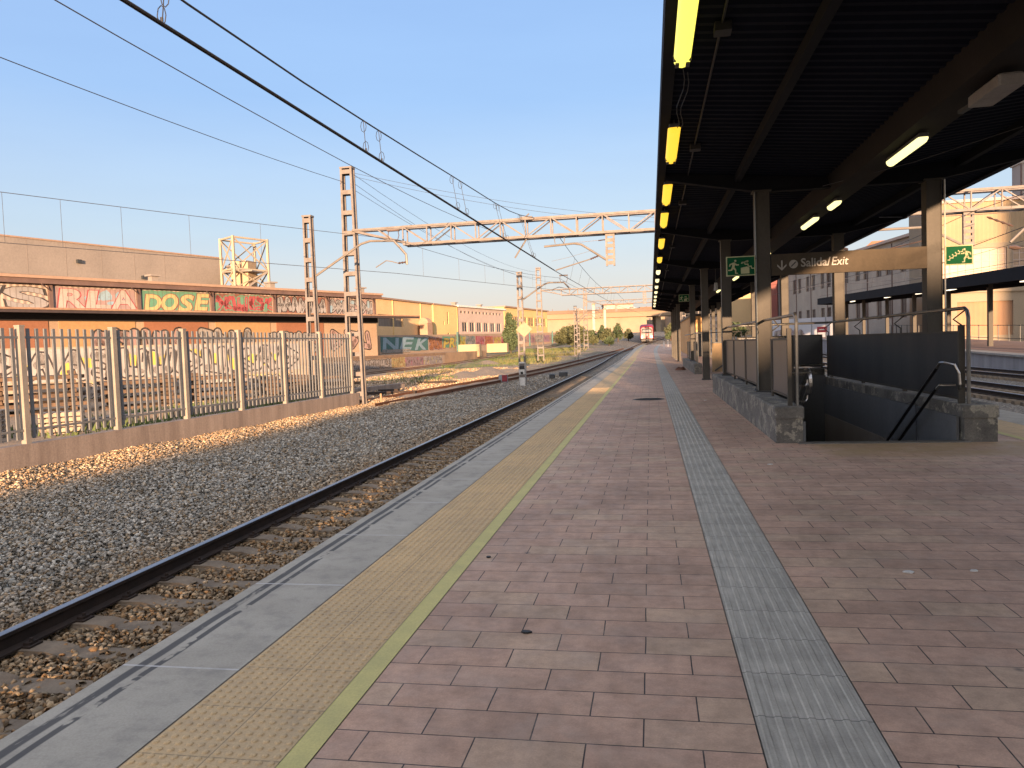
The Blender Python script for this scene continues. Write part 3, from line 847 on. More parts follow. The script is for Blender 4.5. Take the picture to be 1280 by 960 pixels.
def exit_sign(label,x0,x1,z0,z1,y,flip,parent_col_x):
    t=thing('emergency_exit_sign',label,'exit sign',((x0+x1)/2,y,z0),'green emergency exit signs')
    mb=MB(); mb.bbox(x0,x1,y,y+.03,z0,z1,.003); mb.build('panel',cream,t)
    mb=MB(); b=.018; mb.box(x0+b,x1-b,y-.003,y+.001,z0+b,z1-b); mb.build('green_field',green,t)
    mb=MB(); w=x1-x0; h=z1-z0; ex=(1,0,0); ey=(0,0,1)
    cxm=x0+w*(.27 if flip>0 else .74)
    runner(mb,(cxm,y-.004,z0+h*.18),ex,ey,h*.66,flip)
    sx=x0+w*(.50 if flip>0 else .08)
    if flip>0:
        mb.prism([(0,0),(.42*h,0),(.42*h,.30*h),(.30*h,.36*h),(0,.30*h)],(sx,y-.004,z0+.10*h),ex,ey,(0,-1,0),.003)
        for k in range(4):
            mb.prism([(0,0),(.13*h,0),(.13*h,-.09*h),(.17*h,-.09*h),(.17*h,.05*h),(0,.05*h)],(sx+.05*h+.16*h*k,y-.004,z0+h*(.66-.11*k)),ex,ey,(0,-1,0),.003)
        mb.prism([(0,0),(.3*h,.10*h),(.3*h,.17*h),(0,.07*h)],(sx+.02*h,y-.004,z0+.60*h),ex,ey,(0,-1,0),.003)
        mb.disc((sx+.32*h,y-.004,z0+.72*h),ex,ey,(0,-1,0),.06*h,.003,10)
    else:
        for k in range(5):
            mb.prism([(0,0),(.13*h,0),(.13*h,.09*h),(.17*h,.09*h),(.17*h,.15*h),(.10*h,.15*h),(.10*h,.05*h),(0,.05*h)],(sx+.15*h*k,y-.004,z0+h*(.24+.10*k)),ex,ey,(0,-1,0),.003)
            if k<4: mb.disc((sx+.10*h+.14*h*k,y-.004,z0+h*(.44+.09*k)),ex,ey,(0,-1,0),.035*h,.003,8)
    mb.build('pictogram',cream,t)
    xs_=x1 if parent_col_x>x1 else x0
    for zz in (z0+.05,z1-.05):
        mb=MB(); mb.bar((xs_,y+.02,zz),(parent_col_x,y+.02,zz),.02,.02); mb.build('bracket',darksteel,t)
    return t
exit_sign('green emergency exit sign of a figure running towards stairs, left of the near left column',1.38,1.885,2.625,2.975,14.42,1,1.92)
exit_sign('green emergency exit sign lit by the sun, right of the near right column',5.02,5.46,2.63,2.965,14.42,-1,4.99)
exit_sign('small distant green emergency exit sign under the far part of the canopy',1.40,1.88,3.36,3.70,38.0,1,1.91)
# Salida/Exit board
t=thing('exit_board','long dark grey hanging board reading Salida/Exit with down arrow, between the near columns','sign board',(3.4,14.42,2.62))
mb=MB(); mb.bbox(2.165,4.735,14.42,14.50,2.60,2.975,.004); mb.build('board',M('sign_grey',(.072,.056,.038),(.055,.043,.030),.7,.0,spec=.2,ns=4,fine=20,bs=.05,streak=True),t)
silver=M('sign_lettering',(.33,.31,.27),(.29,.27,.24),.5,bs=0)
mb=MB(); y=14.416
mb.text('Salida/',(2.66,y,2.735),(1,0,0),(0,0,1),.205,.002,.004,width=.50)
mb.text('Exit',(3.175,y,2.735),(1,0,0),(0,0,1),.205,.002,.001,width=.28,shear=.18)
mb.build('lettering',silver,t)
mb=MB()
mb.box(2.325,2.35,y-.002,y+.002,2.70,2.86)
mb.prism([(0,0),(.078,.078),(.078,.045),(0,-.035),(-.078,.045),(-.078,.078)],(2.337,y,2.715),(1,0,0),(0,0,1),(0,-1,0),.003)
mb.build('down_arrow',silver,t)
mb=MB(); mb.disc((2.535,y,2.785),(1,0,0),(0,0,1),(0,-1,0),.075,.003,24)
mb.build('round_symbol',silver,t)
mb=MB(); mb.bar((2.50,y-.004,2.75),(2.57,y-.004,2.82),.004,.018); mb.box(2.488,2.505,y-.006,y-.004,2.742,2.752); mb.box(2.565,2.582,y-.006,y-.004,2.818,2.828); mb.build('escalator_mark',blackm,t)


# ================================================================== STAIRWELL
def plinth(label,x0,x1,y0,y1,h,zb=0.0):
    t=thing('stair_parapet',label,'parapet wall',((x0+x1)/2,y0,0))
    mb=MB(); mb.bbox(x0+.018,x1-.018,y0+.018,y1-.018,-.02+zb,h-.17+zb,.006); mb.build('wall',plinthm,t)
    mb=MB(); mb.bbox(x0,x1,y0,y1,h-.172+zb,h+zb,.02); mb.build('coping',plinthm,t)
    return t
plinth('weathered concrete parapet with stained end, left of the open stairs',1.70,2.10,11.30,22.6,.52)
plinth('weathered concrete parapet with patched end block, right of the open stairs',4.11,4.56,11.20,19.9,.50)
plinth('far concrete parapet closing the head of the stairwell',2.10,4.11,19.52,19.92,.72)
# stairs and shaft walls
shaft=M('shaft_wall_grey',(.15,.155,.16),(.11,.115,.12),.7,ns=1,fine=20,bs=.1,streak=True)
shaftlow=M('shaft_dado',(.30,.265,.225),(.23,.20,.17),.6,ns=1,fine=20,bs=.1,streak=True)
st=thing('stairs','dark flight of stairs going down below the platform','stairs',(3.1,11.3,-3.5))
mb=MB(); y=11.36; z=0
poly=[(11.36,-.17)]
k=0; yy_=11.36; zz=-.17
while k<20:
    poly.append((yy_+.30,zz)); zz-=.17; yy_+=.30; poly.append((yy_,zz)); k+=1
poly.append((19.5,zz)); poly.append((19.5,zz-.2)); poly.append((11.36,zz-.2))
mb.prism(poly,(2.10,0,0),(0,1,0),(0,0,1),(1,0,0),2.01)
mb.build('steps',M('stair_stone',(.14,.135,.13),(.09,.088,.085),.7,ns=3),st)
for k in range(14):
    n_=MB(); n_.box(2.12,4.09,11.36+.3*k-.004,11.36+.3*k+.035,-.17*(k)-.166,-.17*k-.163) if k else n_.box(2.12,4.09,11.37,11.40,-.167,-.163)
    n_.build('step_nosing',blackm,st)
w=thing('stairwell_lining','dark grey wall cladding inside the stairwell with a beige lower panel','wall',(3.1,15,-1))
mb=MB(); mb.box(4.07,4.11,11.34,19.52,-4,.34); mb.build('right_wall',shaft,w)
mb=MB(); mb.box(4.045,4.069,13.2,19.3,-4,-.36); mb.build('dado_panel',shaftlow,w)
mb=MB(); mb.box(2.08,2.12,11.34,19.52,-4,.3); mb.build('left_wall',shaft,w)
mb=MB(); mb.box(2.08,4.11,19.45,19.52,-4,.55); mb.build('end_wall',shaft,w)
mb=MB(); mb.box(2.0,4.2,11.18,11.36,-.16,.012); mb.build('threshold',M('steel_threshold',(.22,.21,.19),(.16,.155,.14),.5,.4),w)
# screens
def screen(label,x,ypairs,z0,z1,mat,thick=.02):
    t=thing('stair_screen',label,'screen',(x,ypairs[0][0],z0))
    for a,b_ in ypairs:
        mb=MB(); mb.box(x-thick/2,x+thick/2,a+.04,b_-.04,z0,z1); mb.build('panel',mat,t)
        mb=MB()
        mb.box(x-.022,x+.022,a+.0,a+.04,z0-.06,z1+.02); mb.box(x-.022,x+.022,b_-.04,b_,z0-.06,z1+.02)
        mb.box(x-.022,x+.022,a+.04,b_-.04,z1,z1+.03); mb.box(x-.022,x+.022,a+.04,b_-.04,z0-.03,z0)
        mb.build('frame',colsteel,t)
    return t
panelgrey=M('screen_panel',(.085,.085,.088),(.065,.066,.07),.35,.2,ns=1.2,fine=20,bs=.03,streak=True)
screen('dark grey metal screen panels along the left stair parapet',1.99,[(11.55,13.3),(14.9,16.9),(17.0,19.2),(19.3,21.2)],.64,1.45,panelgrey)
screen('long dark metal screen along the right stair parapet',4.20,[(11.55,19.6)],.58,1.47,M('screen_dark',(.062,.060,.058),(.042,.042,.043),.6,.0,spec=.3,ns=1.2,fine=20,bs=.03,streak=True))
t=thing('stair_screen','metal screen across the far end of the stairwell, half lit','screen',(3.1,19.7,.7))
mb=MB(); mb.box(2.1,4.1,19.70,19.72,.76,1.5); mb.build('panel',panelgrey,t)
mb=MB(); mb.box(2.1,4.1,19.68,19.74,1.5,1.53); 
for x in (2.12,3.1,4.08): mb.box(x-.02,x+.02,19.68,19.74,.72,1.5)
mb.build('frame',colsteel,t)
# guard rails
tubem=M('guard_tube',(.20,.195,.18),(.14,.135,.125),.35,.7,ns=3)
t=thing('guard_rail','grey tubular guard rail standing on the left stair parapet','railing',(2.0,11.4,.5))
mb=MB(); mb.tube([(2.03,11.42,.5),(2.03,11.42,1.70),(2.03,11.46,1.78),(2.03,11.55,1.81),(2.03,22.2,1.81)],.024,10); mb.build('rail',tubem,t)
mb=MB(); mb.bbox(1.90,1.96,11.40,11.46,.5,1.62,.004); mb.build('post',colsteel,t)
for y in (13.4,16.95,19.25,22.0):
    mb=MB(); mb.box(1.97,2.01,y-.02,y+.02,.5,1.5); mb.tube([(1.99,y,1.5),(1.99,y,1.6),(2.10,y-.02,1.68),(2.03,y,1.79)],.012,6); mb.build('post',colsteel,t)
t=thing('guard_rail','grey tubular guard rail standing on the right stair parapet','railing',(4.25,11.4,.5))
mb=MB(); mb.tube([(4.26,11.42,.45),(4.26,11.42,1.68),(4.26,11.46,1.77),(4.26,11.55,1.81),(4.26,19.7,1.81),(2.1,19.75,1.81)],.026,10); mb.build('rail',tubem,t)
for y in (11.5,14.1,16.7,19.5):
    mb=MB(); mb.box(4.225 if y>12 else 4.16,4.29 if y>12 else 4.24,y-.02,y+.02,.5,1.58 if y<12 else 1.5); mb.tube([(4.2,y,1.5),(4.2,y,1.58),(4.10,y,1.66),(4.26,y,1.79)],.012,6); mb.build('post',colsteel,t)
# handrails into the stairwell
sl=-math.tan(R(29.5))
t=thing('handrail','pair of black handrails descending along the right side of the stairs','handrail',(4.0,11.4,.5))
for (z0,y0,m_) in ((1.02,11.62,0),(.72,11.66,1)):
    mb=MB(); L=7
    mb.tube([(3.96,y0+.10,z0-.03),(3.96,y0+L,z0-.03+sl*(L-.1))],.024,8); mb.build('rail',darkrail,t)
    mb=MB()
    if m_==0: mb.tube([(3.96,y0+.11,z0-.04),(3.96,y0-.03,z0+.045),(3.99,y0-.10,z0+.05),(4.09,y0-.18,z0+.02),(4.14,y0-.2,z0-.10),(4.15,y0-.2,z0-.25),(4.17,y0-.12,z0-.33)],.019,8)
    else: mb.tube([(3.96,y0+.11,z0-.04),(3.97,y0-.02,z0+.03),(4.16,y0-.06,z0+.03)],.017,8)
    mb.build('return_bend',stainless,t)
t=thing('handrail','shiny looped handrail on the left side of the stairs','handrail',(2.2,11.4,.5))
for (z0,y0,m_) in ((1.0,11.75,0),(.72,11.8,1)):
    mb=MB(); mb.tube([(2.24,y0,z0),(2.24,y0+7,z0+sl*7)],.023,8); mb.build('rail',stainless,t)
mb=MB(); pts=[]
for k in range(15):
    a=math.pi*(.0+1.55*k/14)
    pts.append((2.24+.0+.02*k/14,11.75-.13*math.sin(a)-.0,.86+.15*math.cos(a)+(0 if k<8 else -.02)))
mb.tube([(2.24,11.9,1.0)]+[(p[0],p[1],p[2]) for p in pts],.03,8); mb.build('loop_end',stainless,t)
mb=MB(); mb.tube([(1.95,11.5,.98),(2.24,11.56,.98)],.012,6); mb.build('bracket',stainless,t)
for z0 in (.80,.58):
    mb=MB(); mb.tube([(2.03,11.45,z0),(2.15,11.45,z0),(2.17,11.45,z0+.03),(2.17,11.45,z0+.08)],.009,6); mb.build('bracket',stainless,t)
mb=MB(); mb.tube([(2.1,19.40,.80),(4.08,19.40,.80)],.022,8); mb.build('cross_rail',stainless,t)
# thin vertical cable on right shaft wall
mb=MB(); mb.tube([(4.05,13.4,.35),(4.05,12.95,.42),(4.04,12.85,.30),(4.04,12.85,-1.5)],.008,6); mb.build('cable',wiregrey,w)

# second stairwell parapet further along with its screens
plinth('second low parapet with railings farther along the platform',1.86,2.2,34.6,47.2,.46)
screen('railings and panels on the second, farther parapet',1.99,[(34.8,36.8),(38.6,40.8),(41,43)],.60,1.40,panelgrey)
t=thing('guard_rail','tubular rail over the farther parapet','railing',(2.03,34.8,.46))
mb=MB(); mb.tube([(2.03,34.8,.46),(2.03,34.8,1.8),(2.03,46.8,1.8)],.024,8); mb.tube([(2.03,34.8,1.8),(3.9,34.8,1.8),(3.9,34.8,.1)],.024,8); mb.build('rail',tubem,t)
# lift / service building in the middle of the platform
t=thing('platform_building','service building with vertical timber-coloured panels under the far canopy','building',(4.2,72,rise(72)))
mb=MB(); mb.prism([(3.62,70.5),(4.95,70.5),(4.95,100),(3.62,100)],(0,0,rise(70)),(1,0,0),(0,1,0),(0,0,1),3.6)
mb.build('wall',ribbed('timber_panels',(.62,.36,.14),(.54,.31,.12),1.2,depth=.5),t)
mb=MB(); mb.box(3.5,5.05,70.3,100.3,rise(70)+3.602,rise(70)+3.8); mb.build('roof',darksteel,t)
for y in (70.44,):
    mb=MB(); mb.box(3.9,4.7,y-.03,y+.055,rise(70),rise(70)+2.2); mb.build('door',darksteel,t)
t=thing('bracing_panel','timber-coloured boarding with diagonal brace beside the second parapet','hoarding',(3.4,33,0))
mb=MB(); mb.box(2.5,4.6,32.9,32.96,.15,1.35); mb.build('boards',M('warm_boarding',(.34,.24,.13),(.26,.18,.10),.8,ns=2),t)
mb=MB(); mb.bar((2.6,32.85,.2),(4.2,32.85,1.3),.06,.06); mb.bar((2.5,32.86,1.36),(4.6,32.86,1.36),.06,.04); mb.build('brace',darksteel,t)
# seats / dark clutter beyond second column, small poles near platform end
for i,(x,y) in enumerate([(1.9,112),(2.6,118)]):
    z=rise(y)
    t=thing('short_white_post','short white marker post near the platform end, %s of two'%('nearer' if i==0 else 'farther'),'post',(x,y,z))
    mb=MB(); mb.tube([(x,y,z),(x,y,z+.95)],[.09,.06],8); mb.disc((x,y,z+.94),(1,0,0),(0,1,0),(0,0,1),.09,.05,10); mb.build('post',white,t)
z=rise(110)
t=thing('red_sign','red station sign on a post near the end of the platform','sign',(3.4,110,z))
mb=MB(); mb.bbox(2.85,3.95,110,110.06,z+1.1,z+1.7,.01); mb.build('board',M('sign_red',(.42,.03,.05),(.36,.03,.045),.5,bs=0),t)
mb=MB(); mb.box(3.1,3.7,109.985,109.998,z+1.33,z+1.46); mb.build('lettering_band',white,t)
mb=MB(); mb.tube([(2.95,110.03,z),(2.95,110.03,z+1.75)],.05,8); mb.tube([(3.85,110.03,z),(3.85,110.03,z+1.75)],.05,8); mb.build('post',white,t)
# ================================================================== LEFT: PICKET FENCE ON ITS WALL
F0=Vector((-14.20,3.55,0)); F1=Vector((-12.56,31.75,0)); fd=(F1-F0).normalized(); fn=Vector((-fd.y,fd.x,0))   # fn points away from the track
FL=(F1-F0).length
def FP(u,d,z): p=F0+fd*u+fn*d; return (p.x,p.y,z)
t=thing('fence_wall','low pinkish concrete wall carrying the picket fence beside the tracks','wall',(F0.x,F0.y,-.9))
mb=MB(); ex=fd; 
mb.prism([(0,0),(FL,0),(FL,.30),(0,.30)],(F0.x,F0.y,-1.2),fd,fn,(0,0,1),.92)
mb.build('wall',wallconc,t)
WT=-.28
ft=thing('picket_fence','tall grey steel picket fence with square posts on a low concrete wall','fence',(F0.x,F0.y,WT))
NP=10; sp_=2.77
us=[FL-.35-k*sp_ for k in range(NP+1)][::-1]
postm=M('fence_post_paint',(.33,.285,.23),(.25,.225,.19),.6,.1,ns=2,fine=25,bs=.1)
picketm=M('fence_picket_paint',(.20,.20,.195),(.15,.155,.155),.55,.2,ns=2,fine=25,bs=.1)
for u in us:
    mb=MB()
    c=Vector(FP(u,.15,0)); ex_=fd; 
    mb.prism([(-.068,-.068),(.068,-.068),(.068,.068),(-.068,.068)],(c.x,c.y,WT),fd,fn,(0,0,1),2.62)
    mb.prism([(-.076,-.076),(.076,-.076),(.076,.076),(-.076,.076)],(c.x,c.y,WT+2.60),fd,fn,(0,0,1),.03)
    mb.build('post',postm,ft)
for k in range(NP):
    a,b_=us[k]+.068,us[k+1]-.068
    mb=MB()
    for z in (WT+.30,WT+2.36):
        p=FP(a,.15,z);q=FP(b_,.15,z); mb.bar(p,q,.045,.05)
    n=11; 
    for i in range(n):
        u=a+(b_-a)*(i+.6)/(n+.2)
        c=Vector(FP(u,.15,0))
        mb.prism([(-.037,-.02),(.037,-.02),(.037,.02),(-.037,.02)],(c.x,c.y,WT+.10),fd,fn,(0,0,1),2.46)
    mb.build('picket_panel',picketm,ft)

# ================================================================== MASTS, PORTALS, ARMS
def lattice_mast(parent,x,y,z0,z1,wb=.62,wt=.42,dep=.32,nb=11,matl=None,lower_white=0,flange=.075):
    """two channel legs joined by batten plates (seen from the platform as a ladder)"""
    matl=matl or mastm
    for s in (-1,1):
        mb=MB()
        for j in (-1,1):
            mb.bar((x+s*wb/2,y+j*dep/2,z0),(x+s*wt/2,y+j*dep/2,z1),flange*1.2,flange)
        mb.bar((x+s*(wb/2),y,z0),(x+s*(wt/2),y,z1),.02,dep,up=(1,0,0)) if False else None
        mb.add([(x+s*wb/2-.01,y-dep/2,z0),(x+s*wb/2-.01,y+dep/2,z0),(x+s*wt/2-.01,y+dep/2,z1),(x+s*wt/2-.01,y-dep/2,z1),
                (x+s*wb/2+.01,y-dep/2,z0),(x+s*wb/2+.01,y+dep/2,z0),(x+s*wt/2+.01,y+dep/2,z1),(x+s*wt/2+.01,y-dep/2,z1)],[(0,1,2,3),(4,7,6,5)])
        mb.build('mast_leg',matl,parent)
    for k in range(nb):
        z=z0+.6+(z1-z0-.8)*k/(nb-1); w=wb+(wt-wb)*(z-z0)/(z1-z0)
        for j in (-1,1):
            mb=MB(); mb.box(x-w/2,x+w/2,y+j*(dep/2+.03)-.008,y+j*(dep/2+.03)+.008,z-.09,z+.09); mb.build('batten',matl,parent)
    mb=MB(); mb.box(x-wt/2-.06,x+wt/2+.06,y-dep/2-.05,y+dep/2+.05,z1-.05,z1+.02); mb.build('cap_plate',matl,parent)

def insulator(mb,a,b,r=.045,n=5):
    a=Vector(a);b=Vector(b)
    pts=[];rs=[]
    for k in range(n*2+1):
        pts.append(a.lerp(b,k/(n*2))); rs.append(r if k%2 else r*.45)
    mb.tube(pts,rs,8)
ceram=M('insulator',(.10,.06,.045),(.07,.045,.035),.3,bs=0)
galvarm=M('cantilever_tube',(.27,.24,.21),(.20,.175,.15),.5,.4,ns=3,bs=.05)

def truss(parent,x0,x1,y,zb,zt,dep,panels,zend=None):
    """box truss running across the tracks"""
    mb=MB()
    for j in (-1,1):
        yy_=y+j*dep/2
        mb.bar((x0,yy_,zt),(x1,yy_,zt),.09,.09); mb.bar((x0,yy_,zb),(x1,yy_,zb),.10,.10)
    mb.build('truss_chords',mastm,parent)
    mb=MB(); L=(x1-x0)/panels
    for i in range(panels+1):
        x=x0+i*L
        for j in (-1,1):
            yy_=y+j*dep/2
            mb.bar((x,yy_,zb),(x,yy_,zt),.05,.05)
            if i<panels:
                if i%2: mb.bar((x,yy_,zb),(x+L,yy_,zt),.045,.045)
                else: mb.bar((x,yy_,zt),(x+L,yy_,zb),.045,.045)
        mb.bar((x,y-dep/2,zb),(x,y+dep/2,zb),.05,.05); mb.bar((x,y-dep/2,zt),(x,y+dep/2,zt),.05,.05)
        if i<panels: mb.bar((x,y-dep/2,zb),(x+L,y+dep/2,zb),.03,.03)
    mb.build('truss_lacing',mastm,parent)

def portal(label,xl,y,base,ztop,zb,zt,xr,drops,panels):
    t=thing('overhead_portal',label,'gantry',(xl,y,base))
    lattice_mast(t,xl,y,base,ztop,wb=.66,wt=.44,nb=12)
    # tapered nose on the mast then the truss
    mb=MB()
    for j in (-1,1):
        mb.bar((xl+.2,y+j*.25,zt),(xl+2.6,y+j*.3,zt),.08,.08); mb.bar((xl+.3,y+j*.2,zt-.05),(xl+2.9,y+j*.3,zb),.09,.09)
        mb.bar((xl+1.3,y+j*.25,zt),(xl+1.9,y+j*.3,zb+.28),.05,.05)
    mb.build('truss_nose',mastm,t)
    truss(t,xl+2.5,xr,y,zb,zt,.62,panels)
    for (x,zl) in drops:
        mb=MB()
        for s in (-1,1): mb.bar((x+s*.15,y-.1,zl),(x+s*.15,y-.1,zb),.075,.14)
        n=6
        for k in range(n):
            z=zl+.12+(zb-zl-.2)*k/(n-1); mb.box(x-.19,x+.19,y-.19,y-.17,z-.07,z+.07)
        mb.box(x-.24,x+.24,y-.25,y+.05,zb-.06,zb-.0)
        mb.build('drop_post',mastm,t)
    return t
P1=portal('big lattice overhead-line portal spanning the tracks from the tall mast by the fence end',-12.78,32.1,-.95,9.5,6.02,6.76,30.0,[(-1.52,4.66),(11.95,4.66)],38)
lattice_mast(P1,30.5,32.1,-.9,9.5,nb=12)
P2=portal('second overhead-line portal, small and pale in the distance',-12.05,85.0,-.2,10.1,6.95,7.6,5.0,[(-6.9,5.6),(-.5,5.6)],16)
lattice_mast(P2,5.4,85,-.1,10.1,nb=12)
P3=portal('third and farthest overhead-line portal beyond the second one',-10.5,128.0,.7,10.6,7.9,8.5,5.0,[(-5.4,6.6),(.8,6.6)],14)
lattice_mast(P3,5.4,128,.8,10.6,nb=12)

def arm(t,pts,hook=None,r=.045):
    mb=MB(); mb.tube(pts,r,8); mb.build('cantilever_tube',galvarm,t)
# cantilever for the main track hung from the portal drop post
t=thing('main_track_cantilever','bent tube cantilever hanging from the portal drop post over the main track','cantilever arm',(-1.7,32,4.95))
arm(t,[(-1.70,32,4.92),(-2.70,32,5.60),(-3.0,32,5.66),(-4.25,32,5.60)])
mb=MB(); mb.tube([(-3.95,32,4.98),(-3.25,32,5.10),(-2.2,32,5.35)],.006,5); mb.tube([(-3.8,32,4.60),(-2.35,32,4.98)],.028,6); mb.build('steady_arm',galvarm,t)
mb=MB(); insulator(mb,(-2.35,32,4.98),(-1.95,32,5.12)); insulator(mb,(-2.0,32,5.72),(-1.72,32,5.74),.03); mb.tube([(-1.72,32,5.74),(-3.2,32,5.68)],.008,5); mb.build('insulator',ceram,t)
mb=MB(); mb.box(-3.82,-3.38,31.9,32.1,5.98,6.05)
for x in (-3.78,-3.42): mb.tube([(x,32,5.98),(x-.03*(1 if x<-3.6 else -1),32,5.85),(x,32,5.70)],.018,6)
mb.build('saddle',galvarm,t)
t=thing('pull_off_arm','short slanting bracket under the portal truss beside the catenary','bracket',(-5.2,32,5.9))
mb=MB(); mb.tube([(-4.95,32,6.0),(-5.5,32,5.2)],.035,6); mb.build('arm',galvarm,t)
# small fittings on top of truss
t=thing('wire_saddle','small fitting on top of the portal truss where the upper wire crosses','fitting',(-4.95,32.1,6.78))
mb=MB(); mb.box(-5.2,-4.7,31.85,32.3,6.805,6.87); mb.tube([(-5.05,32.1,6.86),(-4.85,32.1,7.02)],.03,6); mb.build('saddle',mastm,t)

def mast_with_arm(label,x,y,z0,z1,side,armpts,steady,white_base=False,wb=.42,wt=.28,nb=10):
    t=thing('catenary_mast',label,'mast',(x,y,z0))
    lattice_mast(t,x,y,z0,z1,wb=wb,wt=wt,dep=.24,nb=nb,flange=.06)
    a=MB(); a.tube(armpts,.05,8); a.build('cantilever_tube',galvarm,t)
    b_=MB(); b_.tube(steady,.022,6); b_.build('steady_arm',galvarm,t)
    c=MB(); m_=armpts[len(armpts)//2]
    c.box(m_[0]-.25,m_[0]+.25,y-.08,y+.08,m_[2]+.38,m_[2]+.44)
    for s in (-.2,.2): c.tube([(m_[0]+s,y,m_[2]+.4),(m_[0]+s*1.15,y,m_[2]+.2),(m_[0]+s*.8,y,m_[2])],.015,6)
    insulator(c,(steady[-1][0],y,steady[-1][2]),(armpts[-1][0],y,armpts[-1][2]+.1),.05,3)
    c.build('insulator',ceram,t)
    if white_base:
        w_=MB(); w_.prism([(-.20,-.15),(.20,-.15),(.20,.15),(-.20,.15)],(x,y,z0),(1,0,0),(0,1,0),(0,0,1),1.45); w_.build('white_concrete_base',white,t)
        n_=MB(); n_.box(x-.16,x+.16,y-.162,y-.152,z0+1.0,z0+1.2); n_.box(x-.1,x+.06,y-.162,y-.152,z0+.7,z0+.85); n_.build('number_plate',blackm,t)
    return t
mast_with_arm('slender lattice mast behind the fence with a long bent cantilever tube',-13.75,30.0,-.9,7.15,1,
   [(-13.5,30,4.70),(-11.5,30,5.88),(-11.1,30,5.98),(-10.1,30,5.93),(-9.85,30,5.65),(-9.6,30,5.35),(-9.58,30,4.95)],
   [(-10.9,30,4.90),(-10.45,30,5.15),(-10.2,30,5.1),(-9.95,30,5.02)])
mast_with_arm('slender lattice mast with white base between the siding and main track',-7.68,46.0,-.9,5.95,1,
   [(-7.5,46,4.30),(-6.2,46,5.15),(-5.9,46,5.24),(-5.0,46,5.22),(-4.8,46,5.0),(-4.6,46,4.75)],
   [(-5.9,46,4.75),(-5.3,46,4.95),(-4.7,46,4.8)],True,wb=.36,wt=.22)
# more distant masts with arms
for i,(x,y,h,sd) in enumerate([(-11.0,120,7.2,1),(-9.5,100,7.0,1),(-14.0,150,7.2,1),(5.2,140,7.0,-1)]):
    z=rise(y)-.85
    lab=['distant thin mast behind the mast with white base','distant thin mast with bent arm near the middle portal','farthest thin mast left of the train','distant thin mast right of the train'][i]
    mast_with_arm(lab,x,y,z,z+h,sd,[(x+.2*sd,y,z+5.2),(x+1.6*sd,y,z+6.3),(x+3.0*sd,y,z+6.3),(x+3.6*sd,y,z+5.6)],[(x+1.8*sd,y,z+5.4),(x+3.3*sd,y,z+5.6)],nb=8)
# diamond board on the white-base mast
t=thing('diamond_sign','back of a diamond-shaped signal board fixed beside the mast with white base','sign',(-7.45,45.8,2.0))
mb=MB(); mb.prism([(-.50,0),(0,-.48),(.50,0),(0,.48)],(-7.45,45.72,2.50),(1,0,0),(0,0,1),(0,1,0),.03); mb.build('board',M('sign_back',(.36,.25,.15),(.3,.21,.13),.6,bs=.05),t)
mb=MB(); mb.bar((-7.45,45.77,1.2),(-7.45,45.77,2.9),.05); mb.build('post',mastm,t)

# ================================================================== WIRES
def sag(a,b,s,n=16):
    a=Vector(a);b=Vector(b); return [tuple(a.lerp(b,k/n)-Vector((0,0,4*s*(k/n)*(1-k/n)))) for k in range(n+1)]
def catenary(label,spans,rc=.011,rm=.010,drops=True,double=False,mat=None,group=None):
    """spans: list of (contactA,contactB,messA,messB,sag,nd)"""
    t=thing('overhead_line',label,'overhead wires',spans[0][0])
    mat=mat or wirem
    cpts=[];mpts=[]
    for sp_ in spans:
        ca,cb,ma,mb_,s,dl=sp_[:6]
        c=sag(ca,cb,.0,12); m_=sag(ma,mb_,s,16)
        if len(sp_)>6:
            q=sp_[6]; m_=[]
            for k in range(17):
                y_=ma[1]+(mb_[1]-ma[1])*k/16; i=max(a for a in range(len(q)-1) if q[a][1]<=y_+1e-6); p0=q[max(i-1,0)];p1=q[i];p2=q[i+1];p3=q[min(i+2,len(q)-1)]; h_=p2[1]-p1[1]; u=(y_-p1[1])/h_
                def hm(c_):
                    m1=(p2[c_]-p0[c_])/max(1e-6,(p2[1]-p0[1]))*h_; m2=(p3[c_]-p1[c_])/max(1e-6,(p3[1]-p1[1]))*h_
                    return (2*u**3-3*u*u+1)*p1[c_]+(u**3-2*u*u+u)*m1+(3*u*u-2*u**3)*p2[c_]+(u**3-u*u)*m2
                m_.append((hm(0),y_,hm(2)))
        cpts+=c if not cpts else c[1:]; mpts+=m_ if not mpts else m_[1:]
        for u in dl:
            pa=Vector(ca).lerp(Vector(cb),u); k=u*16; i=min(15,int(k)); pm=Vector(m_[i]).lerp(Vector(m_[i+1]),k-i)
            d=MB(); d.tube([tuple(pa),tuple(pm)],.0055,5)
            if double:
                for p,sg in ((pa,1),(pm,-1)):
                    loop=[(p.x+.05*math.sin(a)*.9,p.y,p.z+sg*(.09-.09*math.cos(a))) for a in [k2*math.pi*2/8 for k2 in range(9)]]
                    d.tube(loop,.005,5)
                d.tube([tuple(pa),tuple(pa+Vector((0,0,.07)))],.014,6)
            d.build('dropper',mat,t)
    mb=MB(); mb.tube(cpts,rc,6); 
    if double: mb.tube([(p[0]+.028,p[1],p[2]) for p in cpts],rc,6)
    mb.build('contact_wire',mat,t)
    mb=MB(); mb.tube(mpts,rm,6); mb.build('messenger_wire',mat,t)
    return t
catenary('thick overhead line above the main track, contact wire and messenger with droppers',[
  ((-4.70,-8,4.60),(-3.87,32,4.60),(-4.45,-8,5.45),(-4.6,32,6.78),.0,[.352,.366,.49,.507,.625,.645,.75,.762,.87,.88],[(-4.45,-8,5.35),(-4.4,0,5.02),(-4.35,7,4.94),(-4.32,11.4,5.09),(-4.3,17,5.38),(-4.35,24.8,5.87),(-4.6,32,6.80)]),
  ],rc=.0135,rm=.012,double=True)
